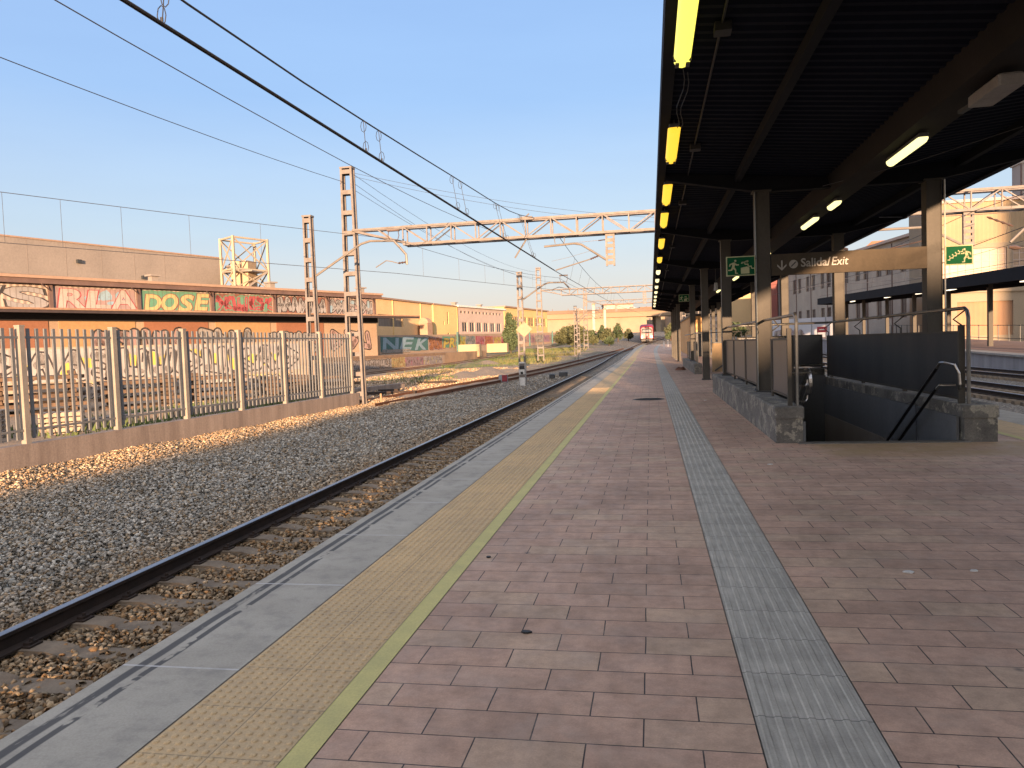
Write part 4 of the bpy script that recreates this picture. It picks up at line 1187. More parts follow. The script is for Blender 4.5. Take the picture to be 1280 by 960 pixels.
catenary('overhead line above the main track from the portal into the distance',[
  ((-3.87,32,4.60),(-3.6,85,5.6),(-3.6,32,5.95),(-3.5,85,7.0),.75,[.12,.2,.3,.4,.5,.6,.7,.8,.9]),
  ((-3.6,85,5.6),(-1.2,166,7.3),(-3.5,85,7.0),(-1.2,166,8.6),.8,[.15,.3,.45,.6,.75,.9]),
  ],rc=.014,rm=.012)
catenary('thin overhead line over the yard left of the fence, with widely spaced droppers',[
  ((-31,-12,4.65),(-10.05,30,4.62),(-31,-12,6.5),(-10.05,30,5.98),.25,[.70,.73,.765,.81,.865]),
  ((-10.05,30,4.62),(-5.3,46,4.75),(-10.05,30,5.98),(-5.3,46,5.5),.25,[.12,.3,.45,.57,.68,.78,.88]),
  ((-5.3,46,4.75),(-4.6,85,5.5),(-5.3,46,5.5),(-4.6,85,7.0),.4,[.2,.4,.6,.8]),
  ],rc=.010,rm=.009,mat=wiregrey)
def wire(label,paths,r=.008,mat=None):
    t=thing('feeder_wire',label,'wire',paths[0][0])
    for p in paths:
        mb=MB(); mb.tube(p,r,5); mb.build('wire',mat or wiregrey,t)
    return t
wire('thin feeder wire from the left edge up to the top of the tall portal mast',[sag((-12.9,-20,7.6),(-12.95,32.1,8.9),.75)],.011)
wire('thin wire from the upper left corner down to the middle of the truss',[sag((-8.1,-10,7.1),(-7.9,38,7.4),.72)],.010)
wire('pair of feeder wires leaving the tall mast towards the second portal',[sag((-12.5,32.1,9.2),(-12.0,85,9.6),.9),sag((-12.55,32.1,8.85),(-11.7,85,9.0),1.1),sag((-12.6,32.1,8.6),(-9,85,8.4),1.2)],.009)
wire('pair of thin wires from the mast top across above the portal truss to the canopy',[sag((-12.6,32.2,9.3),(4,50,9.0),.5),sag((-12.6,32.2,9.15),(4,50,8.8),.6)],.008)
wire('stay wires from the upper part of the tall mast down behind the fence',[[(-13.1,32.1,4.4),(-13.6,33.5,-.4)]],.012)
catenary('overhead line above the track right of the platform seen under the canopy',[
  ((8.2,-10,4.65),(11.9,32,4.62),(8.4,-10,6.0),(12.1,32,5.98),.6,[.5,.6,.7,.8,.9]),
  ((11.9,32,4.62),(11.0,85,5.6),(12.1,32,5.98),(11.2,85,7.0),.7,[.1,.2,.35,.5,.65,.8]),
  ],rc=.012,rm=.011)
catenary('overhead line above the farther track right of the platform',[
  ((17.5,-10,4.65),(17.9,32,4.62),(17.6,-10,6.0),(18,32,5.98),.6,[.5,.6,.7,.8,.9]),
  ((17.9,32,4.62),(17.5,85,5.6),(18,32,5.98),(17.6,85,7.0),.7,[.1,.2,.35,.5,.65,.8]),
  ],rc=.012,rm=.011)
# right-hand cantilevers
t=thing('right_track_cantilever','bent tube cantilever hanging left of the right-hand portal drop post','cantilever arm',(11.8,32,4.7))
arm(t,[(11.8,32,4.72),(10.7,32,5.35),(10.3,32,5.5),(8.7,32,5.5)],r=.05)
mb=MB(); mb.tube([(8.9,32,4.7),(10.4,32,5.0)],.025,6); insulator(mb,(10.4,32,5.0),(10.8,32,5.15)); mb.build('steady_arm',ceram,t)
t=thing('far_right_cantilever','curved tube cantilever and insulator at the right edge beyond the portal drop post','cantilever arm',(14,32,5))
arm(t,[(17,32,6.0),(15.6,32,5.6),(14.4,32,5.55),(14.0,32,5.35),(13.4,32,4.75)],r=.05)
mb=MB(); insulator(mb,(13.35,32,4.58),(13.75,32,4.52),.10,1); mb.build('insulator',ceram,t)
mb=MB(); insulator(mb,(12.6,32,5.75),(13.5,32,5.35),.05,4); mb.build('insulator',ceram,t)
mb=MB(); mb.tube([(13.5,32,4.55),(14.6,32,4.5)],.012,6); mb.build('steady_arm',galvarm,t)
wire('sloping wires crossing in front of the right facades',[sag((5.5,20,4.3),(19,40,7.2),.15),sag((6,34,3.4),(24,60,8),.1),sag((7,38,3.8),(30,70,6.8),.2)],.010)

# small lineside things
t=thing('red_marker_box','small red and grey marker box standing beside the siding','marker',(-9.7,50,-.85))
mb=MB(); mb.bbox(-9.95,-9.35,49.9,50.1,-.87,-.35,.01); mb.build('grey_box',galv,t)
mb=MB(); mb.box(-9.72,-9.37,49.88,49.897,-.80,-.37); mb.build('red_plate',M('marker_red',(.30,.03,.04),rough=.6,bs=0),t)
t=thing('short_post','short pale timber stake in the ballast beyond the end of the fence','post',(-11.6,31.9,-.9))
mb=MB(); mb.tube([(-11.62,31.9,-.92),(-11.62,31.9,-.35)],.045,8); mb.build('stake',M('pale_stake',(.40,.27,.15),(.3,.2,.12),.8),t)
for i,(x,y) in enumerate([(-4.9,57.5),(-5.3,54)]):
    t=thing('point_motor','dark point motor box beside the main track near the switch' if i==0 else 'small dark cable box in the ballast near the switch','equipment box',(x-1.6,y,-.8))
    mb=MB(); s=.6 if i==0 else .35; mb.bbox(x-1.6-s/2,x-1.6+s/2,y-.3,y+.3,-.85+rise(y),-.55+rise(y),.03); mb.build('box',darksteel,t)
# ================================================================== BUILDING HELPERS
class Fr:
    """vertical facade frame: u along a->b, d behind the face (away from the viewer side), z up"""
    def __init__(s,a,b,back=None):
        s.a=Vector((a[0],a[1],0)); s.b=Vector((b[0],b[1],0)); s.L=(s.b-s.a).length
        s.u=(s.b-s.a).normalized(); s.n=Vector((-s.u.y,s.u.x,0))   # default: left of a->b is 'behind'
        if back is not None and s.n.dot(Vector((back[0],back[1],0))-s.a)<0: s.n=-s.n
    def P(s,u,d,z): p=s.a+s.u*u+s.n*d; return (p.x,p.y,z)
    def box(s,mb,u0,u1,d0,d1,z0,z1,mi=0):
        v=[s.P(u0,d0,z0),s.P(u1,d0,z0),s.P(u1,d1,z0),s.P(u0,d1,z0),s.P(u0,d0,z1),s.P(u1,d0,z1),s.P(u1,d1,z1),s.P(u0,d1,z1)]
        mb.add(v,[(0,3,2,1),(4,5,6,7),(0,1,5,4),(1,2,6,5),(2,3,7,6),(3,0,4,7)],mi)
def facade(mb,F,u0,u1,z0,z1,wins,reveal=.18):
    us=sorted(set([u0,u1]+[w[0] for w in wins]+[w[2] for w in wins])); zs_=sorted(set([z0,z1]+[w[1] for w in wins]+[w[3] for w in wins]))
    for i in range(len(us)-1):
        for j in range(len(zs_)-1):
            cu=(us[i]+us[i+1])/2; cz=(zs_[j]+zs_[j+1])/2
            if any(w[0]<cu<w[2] and w[1]<cz<w[3] for w in wins): continue
            mb.quad(F.P(us[i],0,zs_[j]),F.P(us[i+1],0,zs_[j]),F.P(us[i+1],0,zs_[j+1]),F.P(us[i],0,zs_[j+1]))
    for w in wins:
        a,b_,c,d=w[0],w[1],w[2],w[3]
        for (p,q) in (((a,b_),(c,b_)),((c,b_),(c,d)),((c,d),(a,d)),((a,d),(a,b_))):
            mb.quad(F.P(p[0],0,p[1]),F.P(q[0],0,q[1]),F.P(q[0],reveal,q[1]),F.P(p[0],reveal,p[1]))
def window(parent,F,w,fm,pm,nu=2,nz=1,fw=.06,d=.14):
    mb=MB(); a,b_,c,e=w[:4]
    F.box(mb,a,a+fw,d-.04,d+.03,b_,e); F.box(mb,c-fw,c,d-.04,d+.03,b_,e)
    F.box(mb,a+fw,c-fw,d-.04,d+.03,b_,b_+fw); F.box(mb,a+fw,c-fw,d-.04,d+.03,e-fw,e)
    for k in range(1,nu): x=a+(c-a)*k/nu; F.box(mb,x-fw*.35,x+fw*.35,d-.035,d+.02,b_+fw,e-fw)
    for k in range(1,nz): z=b_+(e-b_)*k/nz; F.box(mb,a+fw,c-fw,d-.03,d+.015,z-fw*.3,z+fw*.3)
    o=mb.build('window',fm,parent)
    mb=MB(); mb.quad(F.P(a,d+.005,b_),F.P(c,d+.005,b_),F.P(c,d+.005,e),F.P(a,d+.005,e)); mb.build('pane',pm,o)
    return o
def shell(mb,F,u0,u1,depth,z0,z1):
    """side and back walls (front is done by facade)"""
    mb.quad(F.P(u0,0,z0),F.P(u0,depth,z0),F.P(u0,depth,z1),F.P(u0,0,z1))
    mb.quad(F.P(u1,0,z0),F.P(u1,depth,z0),F.P(u1,depth,z1),F.P(u1,0,z1))
    mb.quad(F.P(u0,depth,z0),F.P(u1,depth,z0),F.P(u1,depth,z1),F.P(u0,depth,z1))
def roofbox(parent,F,u0,u1,d0,d1,z0,z1,mat,name='roof'):
    mb=MB(); F.box(mb,u0,u1,d0,d1,z0,z1); return mb.build(name,mat,parent)

# graffiti -------------------------------------------------------------------
GC={}
def paint(n,c):
    """spray paint over vertical sheet cladding: seams, fade and overspray"""
    if n in GC: return GC[n]
    m,nt,b=newmat('spray_'+n); v=geo(nt); sep=N(nt,'ShaderNodeSeparateXYZ'); nt.links.new(v,sep.inputs[0])
    w=math_(nt,'SINE',math_(nt,'MULTIPLY',math_(nt,'ADD',math_(nt,'MULTIPLY',sep.outputs[0],.6),math_(nt,'MULTIPLY',sep.outputs[1],.8)),2*math.pi/.42))
    col=mixc(nt,ramp(nt,noise(nt,1.1,6,.7),[(.35,0),(.68,.75)]),c,tuple(k*.62+.03 for k in c))
    col=mixc(nt,ramp(nt,noise(nt,3.5,5,.7),[(.56,0),(.70,.5)]),col,(.22,.17,.14))
    col=mixc(nt,ramp(nt,w,[(.72,0),(1,.45)]),col,(.10,.075,.06))
    nt.links.new(col,b.inputs['Base Color']); b.inputs['Roughness'].default_value=.8; b.inputs['Specular IOR Level'].default_value=.2
    GC[n]=m; return m
silverp=paint('silver',(.31,.29,.28)); blackp=paint('black',(.035,.033,.035)); yellowp=paint('yellow',(.50,.40,.08)); redp=paint('red',(.34,.07,.075))
greenp=paint('green',(.11,.26,.17)); whitep=paint('white',(.40,.35,.31)); bluep=paint('blue',(.25,.36,.42)); tealp=paint('teal',(.06,.16,.15)); pinkp=paint('pink',(.42,.16,.20)); purplep=paint('purple',(.26,.19,.24)); paley=paint('pale_yellow',(.46,.37,.17)); orangep=paint('orange',(.42,.18,.08)); mauve=paint('mauve',(.34,.235,.22)); brownp=paint('brown',(.20,.08,.06))
def blob(cx,cz,r,rnd,n=9,el=1.0):
    return [(cx+el*r*(.75+.5*rnd.random())*math.cos(2*math.pi*k/n),cz+r*(.75+.5*rnd.random())*math.sin(2*math.pi*k/n)) for k in range(n)]
def graf(parent,F,u0,u1,z0,z1,fill,outline,bg=None,word=None,seed=0,extra=None,d=-.012,dens=1.0):
    """a spray-painted piece on a wall: coloured ground, letter bodies with outlines"""
    rnd=random.Random(seed); H=z1-z0; W=u1-u0
    def O(dd): return Vector(F.P(0,dd,0))
    ez=-F.n
    mats=[fill,outline]+([bg] if bg else [])+([extra] if extra else [])
    mb=MB(); ebi=len(mats)-1
    if bg: 
        n=14; top=[(u0+W*k/n,z1-H*.06*rnd.random()) for k in range(n+1)]; bot=[(u1-W*k/n,z0+H*.08*rnd.random()) for k in range(n+1)]
        mb.prism(top+bot,O(d+.008),F.u,(0,0,1),ez,.003,2)
    if extra:
        for k in range(int(W/1.6)+1):
            cx=u0+W*rnd.random(); cz=z0+H*(.2+.6*rnd.random()); r=H*(.14+.12*rnd.random())
            mb.prism([(max(u0,min(u1,p)),max(z0,min(z1,q))) for p,q in blob(cx,cz,r,rnd,9,1.4)],O(d+.005),F.u,(0,0,1),ez,.003,ebi)
    if word:
        n=len(word); cw=W*.98/n
        for i,ch in enumerate(word):
            jz=H*(.02+.12*rnd.random()); o=F.P(u0+W*.01+cw*i,d-.0006*i,z0+jz); o2=F.P(u0+W*.01+cw*i,d-.006,z0+H*(.08+.05*rnd.random())+.0)
            o2=(o2[0],o2[1],o[2])
            sz=H*1.12
            sh=rnd.uniform(-.15,.3); sz*=rnd.uniform(.95,1.1); mb.text(ch,o,F.u,(0,0,1),sz,.0002,.13*min(H,1.6)*.55,1,width=cw*1.14,shear=sh)
            pp=F.P(u0+W*.01+cw*i+cw*.07,d-.008,0); pp=F.P(u0+W*.01+cw*i+cw*.06,d-.008-.0006*i,0); mb.text(ch,(pp[0],pp[1],o[2]+H*.02),F.u,(0,0,1),sz*.97,.0002,.085*min(H,1.6)*.55,0,width=cw*1.0,shear=sh)
    else:
        n=max(2,int(W/(H*.50)*dens)); cw=W/n
        def cl(p): return [(max(u0,min(u1,a)),max(z0,min(z1,b))) for a,b in p]
        def capsule(a,b,r,m=7):
            an=math.atan2(b[1]-a[1],b[0]-a[0]); o=[]
            for k in range(m+1): t=an-math.pi/2+math.pi*k/m; o.append((b[0]+r*math.cos(t),b[1]+r*math.sin(t)))
            for k in range(m+1): t=an+math.pi/2+math.pi*k/m; o.append((a[0]+r*math.cos(t),a[1]+r*math.sin(t)))
            return cl(o)
        shapes=[]
        for i in range(n):
            cx=u0+cw*(i+.5); hw=cw*.34; zl=z0+H*.22; zh=z1-H*.22; zm=(zl+zh)/2; lean=cw*.12*rnd.uniform(-1,1)
            kind=rnd.randrange(5); j=lambda: rnd.uniform(-.06,.06)*H
            P_=lambda u,z:(cx+u*hw+j()+lean*(z-zm)/H,z+j())
            if kind==0: st=[(P_(-1,zl),P_(-.6,zh)),(P_(-.6,zh),P_(1,zm)),(P_(1,zm),P_(-.4,zl))]
            elif kind==1: st=[(P_(.8,zh),P_(-.8,zh)),(P_(-.8,zh),P_(.8,zm)),(P_(.8,zm),P_(.3,zl)),(P_(.3,zl),P_(-.9,zl))]
            elif kind==2: st=[(P_(-.8,zl),P_(-.8,zh)),(P_(-.8,zm),P_(.9,zh)),(P_(-.6,zm),P_(1,zl))]
            elif kind==3: st=[(P_(-.9,zh),P_(-.7,zl)),(P_(-.7,zl),P_(.8,zl)),(P_(.8,zl),P_(.8,zh))]
            else: st=[(P_(-.9,zl),P_(0,zh)),(P_(0,zh),P_(.9,zl)),(P_(-.4,zm),P_(.5,zm))]
            shapes.append(st)
        for si,st in enumerate(shapes):
            for a_,b_ in st: mb.prism(capsule(a_,b_,H*.165),O(d-.0005*(si%4)),F.u,(0,0,1),ez,.001,1)
        for si,st in enumerate(shapes):
            for a_,b_ in st: mb.prism(capsule(a_,b_,H*.115),O(d-.006-.0005*(si%4)),F.u,(0,0,1),ez,.001,0)
            if extra and si%3==0:
                a_,b_=st[0]; q=(a_[0]*.6+b_[0]*.4,a_[1]*.6+b_[1]*.4); mb.prism(capsule(a_,q,H*.10),O(d-.010-.0005*(si%4)),F.u,(0,0,1),ez,.001,ebi)
            a_,b_=st[-1]; q=(a_[0]*.5+b_[0]*.5,a_[1]*.5+b_[1]*.5); mb.prism(capsule(q,b_,H*.022),O(d-.014),F.u,(0,0,1),ez,.001,1)
    mb.build('graffiti',mats,parent)

# ================================================================== LEFT: GRAFFITIED WAREHOUSE
A=(-60.5,24.0); B=(-32.2,88.0)
F=Fr(A,B,back=(-90,90)); L=F.L
t=thing('warehouse','long low warehouse with brown roof edge, graffitied upper panels and a dark awning','warehouse',(B[0],B[1],0))
mb=MB(); facade(mb,F,0,L,-1,8.1,[],.1); shell(mb,F,0,L,18,-1,8.1); mb.build('wall',peachwall,t)
roofbox(t,F,-.5,L+.4,-.9,18.5,8.12,8.34,M('roof_edge_pale',(.36,.24,.17),(.30,.20,.14),.8,bs=.05))
mb=MB(); F.box(mb,-.5,L+.3,-.75,-.05,7.72,8.118); mb.build('roof_fascia',brownm,t)
mb=MB(); F.box(mb,-.5,L+4.2,-3.2,-.02,5.45,5.58); F.box(mb,-.5,L+4.2,-3.2,-3.05,5.30,5.45); mb.build('awning',M('awning_dark',(.055,.04,.04),(.04,.03,.03),.7,bs=.05),t)
mb=MB(); F.box(mb,-.5,L-.1,-.35,-.07,4.85,5.44); mb.build('awning_shade_strip',M('shade_strip_dark',(.025,.022,.022),(.02,.018,.018),.8,bs=.05),t)  # dark strip put in for the shade under the awning
mb=MB(); F.box(mb,-.5,L+4.2,-3.3,-3.22,5.52,5.66); mb.build('awning_edge',M('awning_edge_rust',(.35,.22,.14),(.25,.15,.1),.8,bs=.05),t)
npan=7; pws=[L-9.8*k for k in range(8)]
pieces=[ # from the far (right) end leftwards
 (silverp,blackp,brownp,None,None,11),(silverp,blackp,mauve,None,bluep,12),(silverp,blackp,brownp,None,None,13),
 (redp,greenp,brownp,None,greenp,14),(paley,brownp,greenp,'DOSE',None,15),(whitep,redp,mauve,'RLA',bluep,16),(silverp,blackp,None,'US',None,17)]
edges=[L-.6]
# panel widths grow leftwards in the picture only because of perspective: equal bays
bay=7.3
for k in range(9):
    u1=L-.6-k*bay; u0=u1-bay+.35
    p=pieces[[1,0,3,4,5,6,2,1,4][k]]
    mb=MB(); F.box(mb,u0,u1,-.10,-.01,5.68,7.68); pn=mb.build('cladding_panel',ribbed('panel_cladding',(.40,.31,.25),(.32,.25,.2),.5,depth=.6),t)
    if True:
        pb=F.P(0,0,0)
        graf(t,F,u0+.15,u1-.1,5.74,7.62,p[0],p[1],p[2],p[3] if k<7 else None,p[5]+k*100,p[4],d=-.125)
    mb=MB(); F.box(mb,u1+.02,u1+.30,-.30,-.02,5.6,7.72); 
    a=F.P(u1+.16,-.3,7.2); b_=F.P(u1+.16-.9,-.75,7.7); mb.bar(a,b_,.07)
    mb.build('panel_post',brownm,t)
# coloured bays under the awning
for k in range(9):
    u1=L-1.2-k*7.2; u0=u1-6.4
    if k in (0,): continue
    mb=MB(); F.box(mb,u0,u1,-.06,-.005,1.2,5.2); mb.build('roller_door',orangewall if k%2 else M('tan_door',(.42,.26,.13),(.36,.22,.11),.8,bs=.1),t)
graf(t,F,L-7.5,L-1.0,1.6,4.2,mauve,blackp,None,None,31,None,d=-.02,dens=.6)
graf(t,F,L-16,L-9.5,1.4,4.0,silverp,blackp,None,None,32,None,d=-.08)
graf(t,F,L-24,L-17.5,1.4,4.4,silverp,blackp,None,None,33,None,d=-.08)
graf(t,F,L-34,L-25,1.4,4.4,mauve,blackp,None,None,34,None,d=-.08)
for k in range(3):
    mb=MB(); u=L-1.5-k*13; F.box(mb,u-.4,u+.2,.5,1.1,8.36,8.95); F.box(mb,u-.6,u+.4,.3,1.3,8.95,9.1); mb.build('roof_vent',palegrey,t)

# dock with graffitied front in front of the warehouse
D=Fr((-31.2,58),(-26.2,122),back=(-50,90))
t=thing('loading_dock','low concrete loading dock wall covered in graffiti, in front of the warehouse','dock',(-29,80,-1))
zt=.98
mb=MB(); D.box(mb,0,D.L,0,16,-1.2,zt); mb.build('dock_body',M('dock_earth',(.38,.25,.15),(.28,.19,.12),.95,ns=1),t)
mb=MB(); D.box(mb,0,44,-.06,-.002,-1,zt-.25); mb.build('front_wall',peachwall,t)
mb=MB(); D.box(mb,0,44,-.12,.35,zt-.25,zt+.03); mb.build('dock_edge',M('dock_edge_brown',(.30,.19,.11),(.22,.14,.09),.9,ns=1),t)
graf(t,D,12,26,-.5,.68,whitep,blackp,None,None,41,None,d=-.075)
graf(t,D,26,30,-.5,.7,paley,orangep,paley,None,42,None,d=-.075)
graf(t,D,30,36,-.5,.7,mauve,purplep,mauve,None,43,pinkp,d=-.075)
graf(t,D,36,43,-.5,.72,whitep,purplep,None,None,44,paley,d=-.075,dens=1.3)
# concrete blocks on the dock
for i,(x0,x1,y,z0,z1) in enumerate([(-29.6,-26.2,117,.1,2.05),(-27.2,-23.7,127,.6,2.1)]):
    t=thing('concrete_block','cream concrete block wall in front of the colourful graffiti, %s one'%('left' if i==0 else 'right'),'block',(x0,y,z0),'cream blocks by the graffiti wall')
    mb=MB(); mb.bbox(x0,x1,y,y+1.6,z0,z1,.05); mb.build('block',M('cream_block',(.46,.35,.21),(.40,.30,.18),.9,ns=1),t)

# graffitied boundary wall ---------------------------------------------------
pts=[(-35.9,99),(-32.9,128),(-29.4,160),(-23.0,192),(-10.5,290)]
t=thing('graffiti_wall','long boundary wall painted with colourful graffiti lettering before the yellow buildings','wall',(pts[0][0],pts[0][1],1))
def gb(y): return -.9+rise(y)
segs=[]
for i in range(len(pts)-1):
    G=Fr(pts[i],pts[i+1],back=(-80,150)); segs.append(G)
    z0=gb(pts[i][1])-.3; z1a=3.6+ (pts[i][1]-99)*.011 ; z1b=3.6+(pts[i+1][1]-99)*.011
    mb=MB(); 
    v=[G.P(0,0,z0),G.P(G.L,0,z0),G.P(G.L,0,z1b),G.P(0,0,z1a),G.P(0,.25,z0),G.P(G.L,.25,z0),G.P(G.L,.25,z1b),G.P(0,.25,z1a)]
    mb.add(v,[(0,1,2,3),(5,4,7,6),(3,2,6,7),(1,5,6,2),(4,0,3,7)]); mb.build('wall_section',peachwall,t)
G=segs[0]
graf(t,G,.2,17,1.3,3.45,bluep,tealp,tealp,'NEK',51,None,d=-.03)
graf(t,G,.6,10,1.15,1.75,whitep,tealp,None,None,52,None,d=-.05,dens=1.0)
graf(t,G,17.4,23,1.3,3.5,orangep,brownp,mauve,None,53,None,d=-.03)
graf(t,G,23.2,29,1.6,3.6,yellowp,redp,greenp,'PR',54,None,d=-.03)
G=segs[1]
cols=[(yellowp,greenp,purplep),(silverp,tealp,mauve),(pinkp,redp,mauve),(orangep,redp,pinkp),(yellowp,pinkp,mauve),(redp,pinkp,paley),(greenp,whitep,tealp)]
for k,c in enumerate(cols[:6]):
    u=.2+k*5.3
    if u+5<G.L: graf(t,G,u,u+5.0,1.9,3.75,c[0],c[1],c[2],None,60+k,c[1],d=-.03)
G=segs[2]
for k in range(6):
    c=cols[(k*3+6)%7]; u=.2+k*5.4
    if u+5<G.L: graf(t,G,u,u+5.0,2.2,4.1,[greenp,silverp,mauve,whitep,purplep,mauve][k],c[1],[tealp,mauve,purplep,mauve,mauve,whitep][k],None,70+k,None,d=-.03)
G=segs[3]
for k in range(10):
    c=cols[k%7]; u=.5+k*9.2
    if u+8.5<G.L: graf(t,G,u,u+8.5,3.0,4.7,[mauve,whitep,silverp,purplep][k%4],[blackp,purplep,tealp][k%3],[mauve,whitep,purplep][k%3],None,90+k,None,d=-.03)
for k,(x,y) in enumerate([(-32.6,128),(-29.2,160),(-23.6,186),(-27,172),(-20.5,210)]):
    z=gb(y)-.2
    mb=MB(); mb.box(x+.05,x+.35,y-.2,y+.1,z,4.0+(y-99)*.011); mb.build('wall_pier',tealp,t)

# yellow buildings -----------------------------------------------------------
F=Fr((-40.0,105),(-37.0,134),back=(-80,120))
t=thing('yellow_shed','peach and yellow industrial shed with louvred opening beyond the warehouse','building',(-40,105,0))
w=[(4,5.2,13,7.0)]
mb=MB(); facade(mb,F,-10,F.L,-.5,9.3,w,.3); shell(mb,F,-10,F.L,20,-.5,9.3); mb.build('wall',M('shed_peach',(.80,.54,.27),(.74,.48,.23),.9,ns=.3,fine=6,bs=.1),t)
mb=MB(); mb.quad(F.P(4,.3,5.2),F.P(13,.3,5.2),F.P(13,.3,7.0),F.P(4,.3,7.0)); mb.build('louvre',ribbed('louvre_grey',(.20,.16,.12),(.16,.13,.1),.9,depth=.5),t)
roofbox(t,F,-10.3,F.L+.2,-.3,20,9.3,9.55,M('roof_edge_pale',(.36,.24,.17)))
for u in (1.5,9,20): 
    mb=MB(); F.box(mb,u,u+.25,-.12,-.01,-.5,9.2); mb.build('pilaster',yellowwall,t)
mb=MB(); a=F.P(-2,-.1,8.8); mb.bar(a,F.P(3,-.1,6.2),.12); mb.build('diagonal_brace',brownm,t)
mb=MB(); mb.tube([F.P(19,-.9,5.9),F.P(20.5,-1.0,5.9)],[.9,.9],12); F.box(mb,18.6,20.8,-1.8,-.4,3.4,5.9); F.box(mb,18.8,19.1,-1.6,-1.3,1,3.4); F.box(mb,20.3,20.6,-1.6,-1.3,1,3.4); mb.build('silo',M('rust_tank',(.42,.28,.19),(.34,.2,.13),.8,ns=1),t)
F=Fr((-36.6,134.2),(-35.6,141),back=(-80,135))
t=thing('yellow_annex','narrow bright yellow annex with slit windows between the shed and the pink block','building',(-36.6,134,0))
w=[(2.0,6.0,2.7,8.2),(2.0,2.9,2.8,4.4),(.3,5.8,.8,6.5)]
mb=MB(); facade(mb,F,-4,F.L,-.5,9.3,w,.3); shell(mb,F,-4,F.L,12,-.5,9.3); mb.build('wall',yellowwall,t)
for q in w: window(t,F,q,brownm,glassdark,1,1)
roofbox(t,F,-4.1,F.L+.1,-.2,12,9.3,9.5,M('roof_edge_pale',(.36,.24,.17)))
F=Fr((-35.5,141.2),(-30.9,163),back=(-70,150))
t=thing('pink_office_block','pale pinkish two-storey office block with white roof edge and rows of windows','building',(-35.5,141,0))
w=[]
for k in range(6): w.append((1.6+k*3.35,4.6,1.6+k*3.35+2.3,6.5))
for k in range(12): w.append((1.0+k*1.72,8.15,1.0+k*1.72+.9,8.6))
mb=MB(); facade(mb,F,0,F.L,.0,9.3,w,.2); mb.build('wall',whitewall,t)
for i,q in enumerate(w): window(t,F,q,whitewall if i<6 else brownm,glassdark,2 if i<6 else 1,1,fw=.1)
E_=Fr((-39.2,141.0),(-35.55,140.9),back=(-37,160))
w2=[(2.0,7.6,2.5,8.0),(1.7,5.4,2.2,5.7),(2.4,3.7,3.0,4.1),(2.4,2.6,3.0,3.0)]
mb=MB(); facade(mb,E_,0,E_.L,.0,9.3,w2,.2); mb.build('end_wall',yellowwall,t)
for q in w2: window(t,E_,q,brownm,glassdark,1,1)
roofbox(t,F,-.6,F.L+.3,-.45,10,9.3,9.6,white)
mb=MB(); F.box(mb,-.1,F.L,9.9,10,.0,9.3); F.box(mb,F.L-.1,F.L,.0,10,0,9.3); mb.build('rear_wall',whitewall,t)
for u in (5.0,17): 
    mb=MB(); F.box(mb,u,u+.7,3,3.8,9.6,10.4); F.box(mb,u-.2,u+.9,2.8,4,10.4,10.55); mb.build('chimney',palegrey,t)
F=Fr((-30.8,163.2),(-25.7,195),back=(-70,170))
t=thing('yellow_hall','yellow hall with a band of dark windows behind the far end of the graffiti wall','building',(-31,163,0))
w=[(.8+k*5.2,6.1,.8+k*5.2+4.4,8.2) for k in range(6)]
mb=MB(); facade(mb,F,0,F.L,.5,10.0,w,.25); shell(mb,F,0,F.L,20,.5,10.0); mb.build('wall',yellowwall,t)
for q in w: window(t,F,q,yellowwall,glassdark,4,2,fw=.1)
roofbox(t,F,-.3,F.L+.3,-.4,20,10.0,10.3,M('roof_edge_pale',(.36,.24,.17)))
# big grey building behind the warehouse
F=Fr((-92.0,53.5),(-70.4,119.6),back=(-130,100))
t=thing('grey_hall','huge plain pinkish-grey panelled building rising behind the warehouse','building',(-90,100,0))
mb=MB(); facade(mb,F,0,F.L,-1,17.9,[],.1); shell(mb,F,0,F.L,40,-1,17.9); mb.build('wall',palegrey,t)
roofbox(t,F,-.1,F.L+.1,-.12,40,17.9,18.1,M('roof_edge_pale',(.36,.24,.17)))
mb=MB()
for k in range(12): F.box(mb,k*5.2+1,k*5.2+1.06,-.02,.0,8,17.85)
F.box(mb,0,F.L,-.02,0,13.2,13.26); mb.build('panel_joint',M('joint_dark',(.26,.22,.19)),t)
mb=MB(); F.box(mb,23,28,-.03,-.001,15.0,15.8); mb.build('pale_patch',M('patch',(.52,.45,.38)),t)
for u,z in ((44,15.2),(54,13.6)):
    mb=MB(); F.box(mb,u,u+.6,-.4,0,z,z+.5); mb.build('wall_lamp',darksteel,t)
# steel stair tower
t=thing('stair_tower','cream steel lattice stair tower with crossed bracing at the end of the grey building','tower',(-64,112,0))
steelc=M('tower_cream',(.38,.32,.23),(.33,.275,.20),.7,ns=1,bs=.05)
T0=Fr((-68.3,115.5),(-64.6,113),back=(-66,125)); T1=Fr((-64.6,113),(-62.0,119.2),back=(-75,120))
zt=20.6
cs=[T0.P(0,0,0),T0.P(T0.L,0,0),T1.P(T1.L,0,0),(T0.P(0,0,0)[0]+T1.P(T1.L,0,0)[0]-T0.P(T0.L,0,0)[0],T0.P(0,0,0)[1]+T1.P(T1.L,0,0)[1]-T0.P(T0.L,0,0)[1],0)]
for c in cs:
    mb=MB(); mb.bar((c[0],c[1],0),(c[0],c[1],zt),.34); mb.build('corner_post',steelc,t)
for i in range(4):
    a=cs[i];b_=cs[(i+1)%4]
    for k,z in enumerate((8.4,12.4,15.4,zt-.2)):
        mb=MB(); mb.bar((a[0],a[1],z),(b_[0],b_[1],z),.26); mb.build('cross_member',steelc,t)
    mb=MB()
    for (za,zb_) in ((8.4,12.4),(12.4,15.4),(15.4,zt-.2)):
        mb.bar((a[0],a[1],za),(b_[0],b_[1],zb_),.16); mb.bar((a[0],a[1],zb_),(b_[0],b_[1],za),.16)
    mb.build('cross_bracing',steelc,t)
